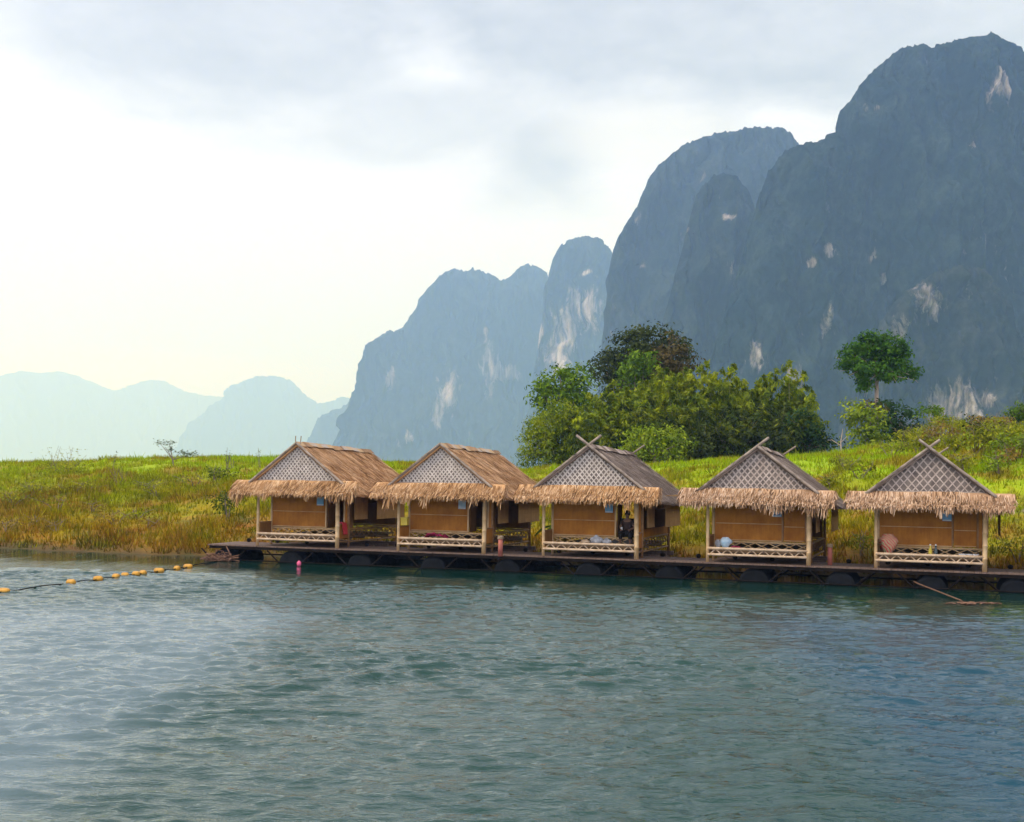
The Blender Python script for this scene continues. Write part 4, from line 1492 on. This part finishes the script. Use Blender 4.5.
# hut 4
sack('plastic_bag', 'pale blue and white plastic bag on the porch of the fourth hut', local(3, -1.18, .30, .42), MT['blue_bag'], .44, .46, 8, knot=False)
sack('plastic_bag', 'smaller pale bag left of the pale blue bag', local(3, -1.46, .36, .42), MT['grey_bag'], .26, .36, 9, knot=False)
cloth('pink_cloth', 'reddish cloth beside the pale blue bag', local(3, -.80, .34, .43), MT['maroon'], .42, .35, .16, 11)
# hut 5
sack('striped_bag', 'tall red and cream striped bag on the rightmost whole porch', local(4, -1.36, .42, .42), MT['striped'], .66, .74, 12, knot=False)
for k, (x, w) in enumerate(((1.05, .13), (1.28, .12), (1.48, .11))):
    mb = MB()
    mb.lathe([(.05, 0), (w * .8, .05), (w, .14), (w * .95, .145)], n=14)
    tag(mb.build('white_bowl', MT['white'], loc=local(4, x, .25, .42)), ['white bowl farthest from the right post', 'white bowl in the middle of three', 'white bowl closest to the right post'][k], 'bowl', 'white bowls on the porch')
for k, (x, m_, lab) in enumerate(((.02, 'yellow', 'yellow bottle standing on the rightmost whole porch'), (.2, 'bottle', 'dark bottle beside the yellow one'))):
    root = empty('bottle', local(4, x, .3, .42), lab, 'bottle')
    mb = MB()
    mb.lathe([(.06, 0), (.065, .03), (.065, .24), (.028, .33), (.028, .39)], n=12)
    mb.build('body', MT[m_], root, smooth=True)
    mb = MB()
    mb.lathe([(.032, .392), (.032, .43), (.02, .435)], n=10)
    mb.build('cap', MT['white'], root)

# mooring posts
for (px, py, lab) in ((500.3, 556, 'red mooring post with rope wrapped top between second and third hut'), (829.9, 565, 'red mooring post with rope wrapped top between fourth and fifth hut')):
    p = at_z(px, py, DECK)
    root = empty('mooring_post', p, lab, 'post', 'mooring posts')
    mb = MB()
    mb.tube([(0, 0, -.01), (0, 0, .62)], .085, 12)
    mb.build('shaft', MT['post_red'], root, smooth=True)
    mb = MB()
    for q in range(3):
        mb.lathe([(.086, .62 + q * .04), (.115, .635 + q * .04), (.115, .645 + q * .04), (.086, .66 + q * .04)], n=12)
    mb.build('rope_wrap', MT['rope'], root, smooth=True)

# person seated in the doorway of the middle hut
root = empty('chair', local(2, 1.16, 1.22, .42), 'dark chair in the doorway of the middle hut', 'chair', rz=-ANG)
mb = MB()
mb.box(-.26, .26, -.26, .22, .34, .38)
mb.build('seat', MT['black'], root)
mb = MB()
mb.box(-.33, .33, .225, .26, .30, 1.0)
mb.build('backrest', MT['black'], root)
for sx in (-1, 1):
    for y in (-.22, .18):
        mb = MB()
        mb.tube([(sx * .22, y, 0), (sx * .22, y, .338)], .02, 6)
        mb.build('leg', MT['black'], root)


def skin_body(name, verts, edges, radii, mat, parent=None, loc=None, rz=0):
    me = bpy.data.meshes.new(name)
    me.from_pydata(verts, edges, [])
    o = link(name, me, mat, parent, loc)
    o.rotation_euler = (0, 0, rz)
    sk = o.modifiers.new('skin', 'SKIN')
    sk.use_smooth_shade = True
    for v, r_ in zip(me.skin_vertices[0].data if me.skin_vertices else [], radii):
        pass
    if not me.skin_vertices:
        me.skin_vertices.new() if hasattr(me.skin_vertices, 'new') else None
    if me.skin_vertices:
        for k, r_ in enumerate(radii):
            me.skin_vertices[0].data[k].radius = r_ if isinstance(r_, tuple) else (r_, r_)
            me.skin_vertices[0].data[k].use_root = (k == 0)
    sb = o.modifiers.new('sub', 'SUBSURF')
    sb.levels = sb.render_levels = 2
    return o


# joints: 0 pelvis ... facing -y (the camera side)
PV = [(0, 0, .47), (0, .02, .62), (0, .0, .80), (0, -.02, .93), (0, -.03, 1.02), (0, -.04, 1.09), (0, -.05, 1.19),      # spine, neck, head
      (-.17, -.01, .90), (-.27, -.06, .68), (-.18, -.24, .60),      # left arm
      (.17, -.01, .90), (.27, -.06, .68), (.15, -.28, .60),          # right arm
      (-.10, -.04, .45), (-.17, -.38, .47), (-.19, -.34, .08), (-.19, -.46, .04),
      (.10, -.04, .45), (.17, -.36, .47), (.18, -.30, .08), (.19, -.42, .04)]
PE = [(0, 1), (1, 2), (2, 3), (3, 4), (4, 5), (5, 6), (3, 7), (7, 8), (8, 9), (3, 10), (10, 11), (11, 12), (0, 13), (13, 14), (14, 15), (15, 16), (0, 17), (17, 18), (18, 19), (19, 20)]
PR = [(.15, .12), (.14, .11), (.155, .115), (.11, .09), .055, (.085, .095), (.078, .09), .058, .045, .032, .058, .045, .032, .095, .068, .045, .038, .095, .068, .045, .038]
person = skin_body('person', PV, PE, PR, MT['skin'], None, local(2, 1.16, 1.16, .42), -ANG)
tag(person, 'person in dark shirt sitting in the doorway of the middle hut', 'person')
# fingers, hair, shirt, trousers as children
for sx in (-1, 1):
    mb = MB()
    hx, hy, hz2 = (-.17, -.27, .59) if sx < 0 else (.14, -.31, .59)
    mb.lathe([(.01, -.02), (.032, 0), (.034, .05), (.02, .07)], (hx, hy, hz2 - .03), 8)
    for k in range(4):
        x = hx + (k - 1.5) * .017
        L = [.062, .072, .068, .052][k]
        mb.tube([(x, hy - .01, hz2), (x, hy - .045, hz2 + .005), (x, hy - .01 - L, hz2 - .03)], [.009, .0085, .007], 6)
    mb.tube([(hx - sx * .03, hy + .005, hz2), (hx - sx * .055, hy - .03, hz2 + .005)], [.010, .008], 6)
    mb.build('hand', MT['skin'], person, smooth=True)
mb = MB()
mb.lathe([(.02, .125), (.075, .10), (.105, .04), (.108, -.02), (.10, -.07)], (0, -.035, 1.20), 16)
mb.v = [(x, y + (.02 if y > -.03 else .035), z) for x, y, z in mb.v]
mb.build('hair', MT['hair'], person, smooth=True)
for sx in (-1, 1):
    mb = MB()
    mb.lathe([(.003, -.012), (.013, -.006), (.015, 0), (.013, .006), (.003, .012)], (sx * .033, -.128, 1.185), 8)
    mb.build('eye', MT['hair'], person, smooth=True)
    mb = MB()
    mb.lathe([(.004, -.03), (.014, -.02), (.016, .01), (.006, .03)], (sx * .084, -.04, 1.175), 8)
    mb.build('ear', MT['skin'], person, smooth=True)
mb = MB()
mb.lathe([(.016, -.02), (.017, -.012), (.008, .03)], (0, -.138, 1.165), 8)
mb.build('nose', MT['skin'], person, smooth=True)
mb = MB()
mb.box(-.024, .024, -.137, -.122, 1.118, 1.127)
mb.build('mouth', MT['post_red'], person)
SV = [(0, 0, .50), (0, .02, .62), (0, .0, .80), (0, -.02, .93), (-.17, -.01, .90), (-.24, -.045, .76), (.17, -.01, .90), (.24, -.045, .76)]
skin_body('shirt', SV, [(0, 1), (1, 2), (2, 3), (3, 4), (4, 5), (3, 6), (6, 7)], [(.168, .138), (.16, .13), (.175, .135), (.125, .105), .072, .064, .072, .064], MT['shirt'], person)
TV = [(0, 0, .47), (-.10, -.04, .455), (-.17, -.38, .475), (-.185, -.35, .22), (.10, -.04, .455), (.17, -.36, .475), (.18, -.32, .22)]
skin_body('trousers', TV, [(0, 1), (1, 2), (2, 3), (0, 4), (4, 5), (5, 6)], [(.165, .135), .112, .084, .066, .112, .084, .066], MT['black'], person)
mb = MB()
mb.lathe([(.035, 0), (.045, .11), (.043, .112)], n=12)
tag(mb.build('white_mug', MT['white'], loc=local(2, 1.0, .90, 1.0)), 'small white mug held by the seated person', 'mug')

# banana plant between second and third hut
b = local(1, 3.95, 3.2, 0)
root = empty('banana_plant', (b.x, b.y, DECK), 'banana plant with broad leaves between second and third hut', 'plant')
mb = MB()
mb.tube([(0, 0, -.005), (.03, 0, .5), (0, 0, .95)], [.09, .08, .05], 9)
mb.build('stem', MT['culm'], root, smooth=True)
for k in range(6):
    a = k * 1.05 + .5
    L = .9 + .2 * (k % 3)
    w = .16
    mb = MB()
    n = 9
    pts = []
    for q in range(n):
        t_ = q / (n - 1)
        rr = L * t_
        z = .85 + .75 * t_ - 1.05 * t_ ** 2
        ww = w * math.sin(math.pi * (.08 + .9 * t_)) ** .6
        cx, cy = math.cos(a), math.sin(a)
        for s_, dz in ((-1, .03), (0, -.03), (1, .03)):
            pts.append((cx * rr - cy * ww * s_, cy * rr + cx * ww * s_, z + dz))
    fs = []
    for q in range(n - 1):
        for s_ in (0, 1):
            fs.append((q * 3 + s_, q * 3 + s_ + 1, q * 3 + s_ + 4, q * 3 + s_ + 3))
    mb.poly(pts, fs)
    mb.build('leaf', MT['leaf_banana'], root, smooth=True)
for k, (s_, y_, w, h) in enumerate([(HS[1] + 3.3, 5.6, 1.4, .9), (HS[2] + 3.2, 7.0, 1.6, 1.0), (HS[3] + 3.0, 7.2, 1.5, .9), (HS[0] + 3.1, 6.6, 1.3, .9), (HS[4] + 3.1, 7.0, 1.4, .9)]):
    p = dock(s_, y_)
    px_ = 512 + F_PX * p.x / p.y
    shrub('leafy shrub at the waterline between two huts', px_, p.y, w, h, MT['leaf_shrub'], 500 + k, 'waterline shrubs between the huts', leaf=.15)

# buoys and rope
BP = [(4, 592, 1.2), (71, 583, 1.05), (98, 579.6, 1.0), (116, 577.2, .85), (125, 576, .85), (136, 574.6, .85), (143, 573.6, .85), (159, 571.3, 1.2), (177, 569, .75), (188, 567.2, 1.1)]
ords = ['farthest from the walkway, at the left edge', 'second from the left edge, set apart', 'third from the left edge', 'fourth from the left edge', 'fifth from the left edge', 'fifth from the walkway end',
        'fourth from the walkway end', 'long and third from the walkway end', 'smallest, second from the walkway end', 'nearest to the walkway end']
path = []
for (px, py, s), od in zip(BP, ords):
    p = at_z(px, py, .02)
    path.append(p)
    mb = MB()
    mb.lathe([(.02, -.15 * s), (.06, -.145 * s), (.09, -.11 * s), (.098, -.05 * s), (.098, .05 * s), (.09, .11 * s), (.06, .145 * s), (.02, .15 * s)], (0, 0, 0), 14, 'x')
    o = mb.build('float_buoy', MT['buoy'], loc=(p.x, p.y, .045), smooth=True)
    o.rotation_euler = (0, 0, random.uniform(-.5, .3))
    tag(o, 'orange yellow float ' + od, 'buoy', 'yellow floats on the rope')
mb = MB()
end = dock(S0 + .5, .3, -.62)
line = [at_z(-40, 598, .0)] + path + [Vector((end.x, end.y, .05))]
fine_ = []
for a, b in zip(line[:-1], line[1:]):
    for k in range(6):
        q = a.lerp(b, k / 6)
        fine_.append((q.x, q.y, .035 + .02 * math.sin(k * 1.0 + q.x)))
fine_.append(tuple(line[-1]))
mb.tube(fine_, .018, 6)
tag(mb.build('float_rope', MT['beam']), 'dark rope threading the yellow floats', 'rope')
p = at_z(299, 565, .05)
mb = MB()
mb.lathe([(.02, -.10), (.06, -.09), (.085, -.03), (.085, .04), (.05, .09), (.02, .12)], n=14)
tag(mb.build('pink_buoy', MT['pink'], loc=(p.x, p.y, .1), smooth=True), 'small pink buoy floating against the walkway drums', 'buoy')
# rope tangle at the left end of the walkway
rr = np.random.default_rng(5)
mb = MB()
c0 = dock(S0 + .85, -.45, -.5)
for k in range(14):
    pts = [(c0.x + rr.normal(0, .36), c0.y + rr.normal(0, .12), max(.03, .14 + rr.normal(0, .12))) for q in range(7)]
    mb.tube(pts, .028, 6)
mb.tube([tuple(dock(S0 + .95, -.32, -.06)), tuple(dock(S0 + 1.15, -.36, -.35)), tuple(dock(S0 + 1.2, -.4, -.60))], .022, 6)
mb.tube([tuple(dock(S0 - .1, -.1, -.40)), tuple(dock(S0 + .5, -.3, -.5)), tuple(dock(S0 + 1.1, -.4, -.58))], .03, 6)
tag(mb.build('rope_tangle', MT['rope_dark']), 'tangled old ropes at the left end of the walkway', 'rope')
# mooring line with floating debris on the right
a, b = at_z(914, 586, .1), at_z(962, 601, .03)
mb = MB()
pts = [tuple(a + Vector((0, 0, .15)))]
for k in range(1, 8):
    q = a.lerp(b, k / 8)
    pts.append((q.x, q.y, .20 * (1 - k / 8) + .035))
pts.append((b.x, b.y, .035))
mb.tube(pts, .022, 6)
tag(mb.build('mooring_line', MT['rope_dark']), 'pale mooring line slanting into the water at the right', 'rope')
mb = MB()
c0 = at_z(975, 603.5, .03)
for k in range(16):
    x, y = c0.x + rr.normal(0, .3), c0.y + rr.normal(0, .12)
    a_ = rr.uniform(-.5, .5)
    mb.tube([(x - .16 * math.cos(a_), y - .16 * math.sin(a_), .03), (x, y, .055), (x + .16 * math.cos(a_), y + .16 * math.sin(a_), .03)], .022, 5)
tag(mb.build('driftwood', MT['rope_dark']), 'raft of floating sticks at the end of the mooring line', 'driftwood')

# ------------------------------------------------------------------ haze
mb = MB()
mb.box(-15700, 15700, -700, 20700, -3.2, 1330)
tm = bpy.data.materials.new('haze')
tm.use_nodes = True
nt = tm.node_tree
nt.nodes.clear()
out = nt.nodes.new('ShaderNodeOutputMaterial')
pv = nt.nodes.new('ShaderNodeVolumePrincipled')
pv.inputs['Color'].default_value = (.36, .57, 1.0, 1)
pv.inputs['Absorption Color'].default_value = (1, 1, 1, 1)
pv.inputs['Density'].default_value = .000215
pv.inputs['Anisotropy'].default_value = .25
nt.links.new(pv.outputs[0], out.inputs['Volume'])
tag(mb.build('haze', tm), 'pale blue haze filling the valley air', 'haze', kind='stuff')

# ------------------------------------------------------------------ sky and sun
SUN_EL, SUN_AZ = RAD(48), RAD(-62)        # azimuth measured from +Y towards +X: to the left, a little ahead
SUN_DIR = Vector((math.sin(SUN_AZ + math.pi * 0) * math.cos(SUN_EL), math.cos(SUN_AZ) * math.cos(SUN_EL), math.sin(SUN_EL)))
SUN_DIR = Vector((-.80, -.30, 0)).normalized() * math.cos(SUN_EL) + Vector((0, 0, math.sin(SUN_EL)))
sd = bpy.data.lights.new('sun', 'SUN')
sd.energy = 2.6
sd.angle = RAD(12)
sd.color = (1, .93, .82)
so = bpy.data.objects.new('sun', sd)
COL.objects.link(so)
so.rotation_euler = SUN_DIR.to_track_quat('Z', 'Y').to_euler()

w = bpy.data.worlds.new('World')
sc.world = w
w.use_nodes = True
nt = w.node_tree
for n_ in list(nt.nodes):
    nt.nodes.remove(n_)


class WT(NT):
    def __init__(s, tree):
        s.t = tree
        s.n, s.l = tree.nodes, tree.links


t = WT(nt)
outw = t.node('ShaderNodeOutputWorld')
sky = t.node('ShaderNodeTexSky', sky_type='NISHITA')
sky.sun_disc = False
sky.sun_elevation = SUN_EL
sky.sun_rotation = math.atan2(SUN_DIR.x, SUN_DIR.y)
b1 = t.node('ShaderNodeBackground')
b1.inputs['Strength'].default_value = .1
t.l.new(sky.outputs[0], b1.inputs['Color'])
tc = t.node('ShaderNodeTexCoord')
sx = t.node('ShaderNodeSeparateXYZ')
t.l.new(tc.outputs['Generated'], sx.inputs[0])
az = t.math('ARCTAN2', sx.outputs['X'], sx.outputs['Y'])
el = t.math('ARCSINE', sx.outputs['Z'])
mp = t.node('ShaderNodeMapping')
mp.inputs['Scale'].default_value = (1, 1, 2.2)
t.l.new(tc.outputs['Generated'], mp.inputs['Vector'])
n1 = t.noise(4.2, 7, mp.outputs[0], .52, .35)
n2 = t.noise(11, 6, mp.outputs[0], .55, .2)
nn = t.math('ADD', t.math('MULTIPLY_ADD', n1, 1.6, -.8), t.math('MULTIPLY_ADD', n2, .8, -.4))


def ell(a, e, ra, re, amp=1.0, nz=1.15):
    da = t.math('DIVIDE', t.math('SUBTRACT', az, a), ra)
    de = t.math('DIVIDE', t.math('SUBTRACT', el, e), re)
    rr_ = t.math('SQRT', t.math('ADD', t.math('MULTIPLY', da, da), t.math('MULTIPLY', de, de)))
    m = t.math('SUBTRACT', 1.0, t.math('ADD', rr_, t.math('MULTIPLY', nn, nz)))
    m = t.math('MULTIPLY', m, 1.9, clamp=True)
    return t.math('MULTIPLY', m, amp)


# cloud banks, by compass direction and height above the horizon
white, grey = (1.06, 1.08, 1.22), (.42, .415, .445)
masks = [ell(-.20, .325, .19, .085, .9), ell(.06, .37, .30, .14, 1), ell(.24, .34, .30, .14, 1), ell(.02, .24, .085, .06, .75), ell(-.33, .385, .08, .06, .6),
         ell(.34, .30, .20, .16, .8), ell(-.06, .27, .16, .05, .6)]
gm = masks[0]
for m_ in masks[1:]:
    gm = t.math('MAXIMUM', gm, m_)
gen = t.math('MULTIPLY', t.math('MULTIPLY_ADD', nn, 1.6, .15, clamp=True), t.math('MULTIPLY_ADD', t.math('ABSOLUTE', t.math('SUBTRACT', az, .05)), 2.2, -1.3, clamp=True))
gm = t.math('MAXIMUM', gm, t.math('MULTIPLY', gen, .7))
fine_ = t.noise(19, 6, mp.outputs[0], .6, .3)
gm = t.math('MULTIPLY', gm, t.math('ADD', t.math('MULTIPLY_ADD', nn, .55, .72), t.math('MULTIPLY_ADD', fine_, .5, -.25)), clamp=True)
c = t.mix(gm, white, grey)
low = t.math('MULTIPLY', t.math('SUBTRACT', 1.0, t.math('MULTIPLY', t.math('SUBTRACT', el, .04), 7.5, clamp=True)), .75, clamp=True)
c = t.mix(low, c, (.76, .80, 1.10))
streak = ell(-.28, .072, .17, .018, .9, .35)
c = t.mix(streak, c, (1.06, .97, .94))
br = ell(.10, .255, .10, .035, .6, .5)
c = t.mix(br, c, (1.02, 1.0, .98))
b2 = t.node('ShaderNodeBackground')
b2.inputs['Strength'].default_value = 1.0
# extra sky brightness added overhead and behind the viewer to light hut fronts
bright = t.math('MULTIPLY_ADD', t.math('MULTIPLY_ADD', sx.outputs['Y'], -.9, .62, clamp=True), .9, 1.0)
c = t.mix(1.0, c, t.node('ShaderNodeCombineXYZ').outputs[0], 'MULTIPLY')
_cb = c.node.inputs[7].links[0].from_node
for _k in range(3):
    t.l.new(bright, _cb.inputs[_k])
c.node.clamp_result = False
t.l.new(c, b2.inputs['Color'])
mxs = t.node('ShaderNodeMixShader')
mxs.inputs[0].default_value = .9
t.l.new(b1.outputs[0], mxs.inputs[1])
t.l.new(b2.outputs[0], mxs.inputs[2])
t.l.new(mxs.outputs[0], outw.inputs['Surface'])

# ------------------------------------------------------------------ render settings
vs = sc.view_settings
sc.display_settings.display_device = 'sRGB'
vs.view_transform = 'Standard'
vs.look = 'None'
vs.exposure = 0
vs.gamma = 1
vs.use_curve_mapping = False
cy = sc.cycles
cy.use_denoising = True
cy.max_bounces = 6
cy.diffuse_bounces = 3
cy.glossy_bounces = 3
cy.transmission_bounces = 3
cy.volume_bounces = 3
cy.transparent_max_bounces = 4
cy.use_fast_gi = False
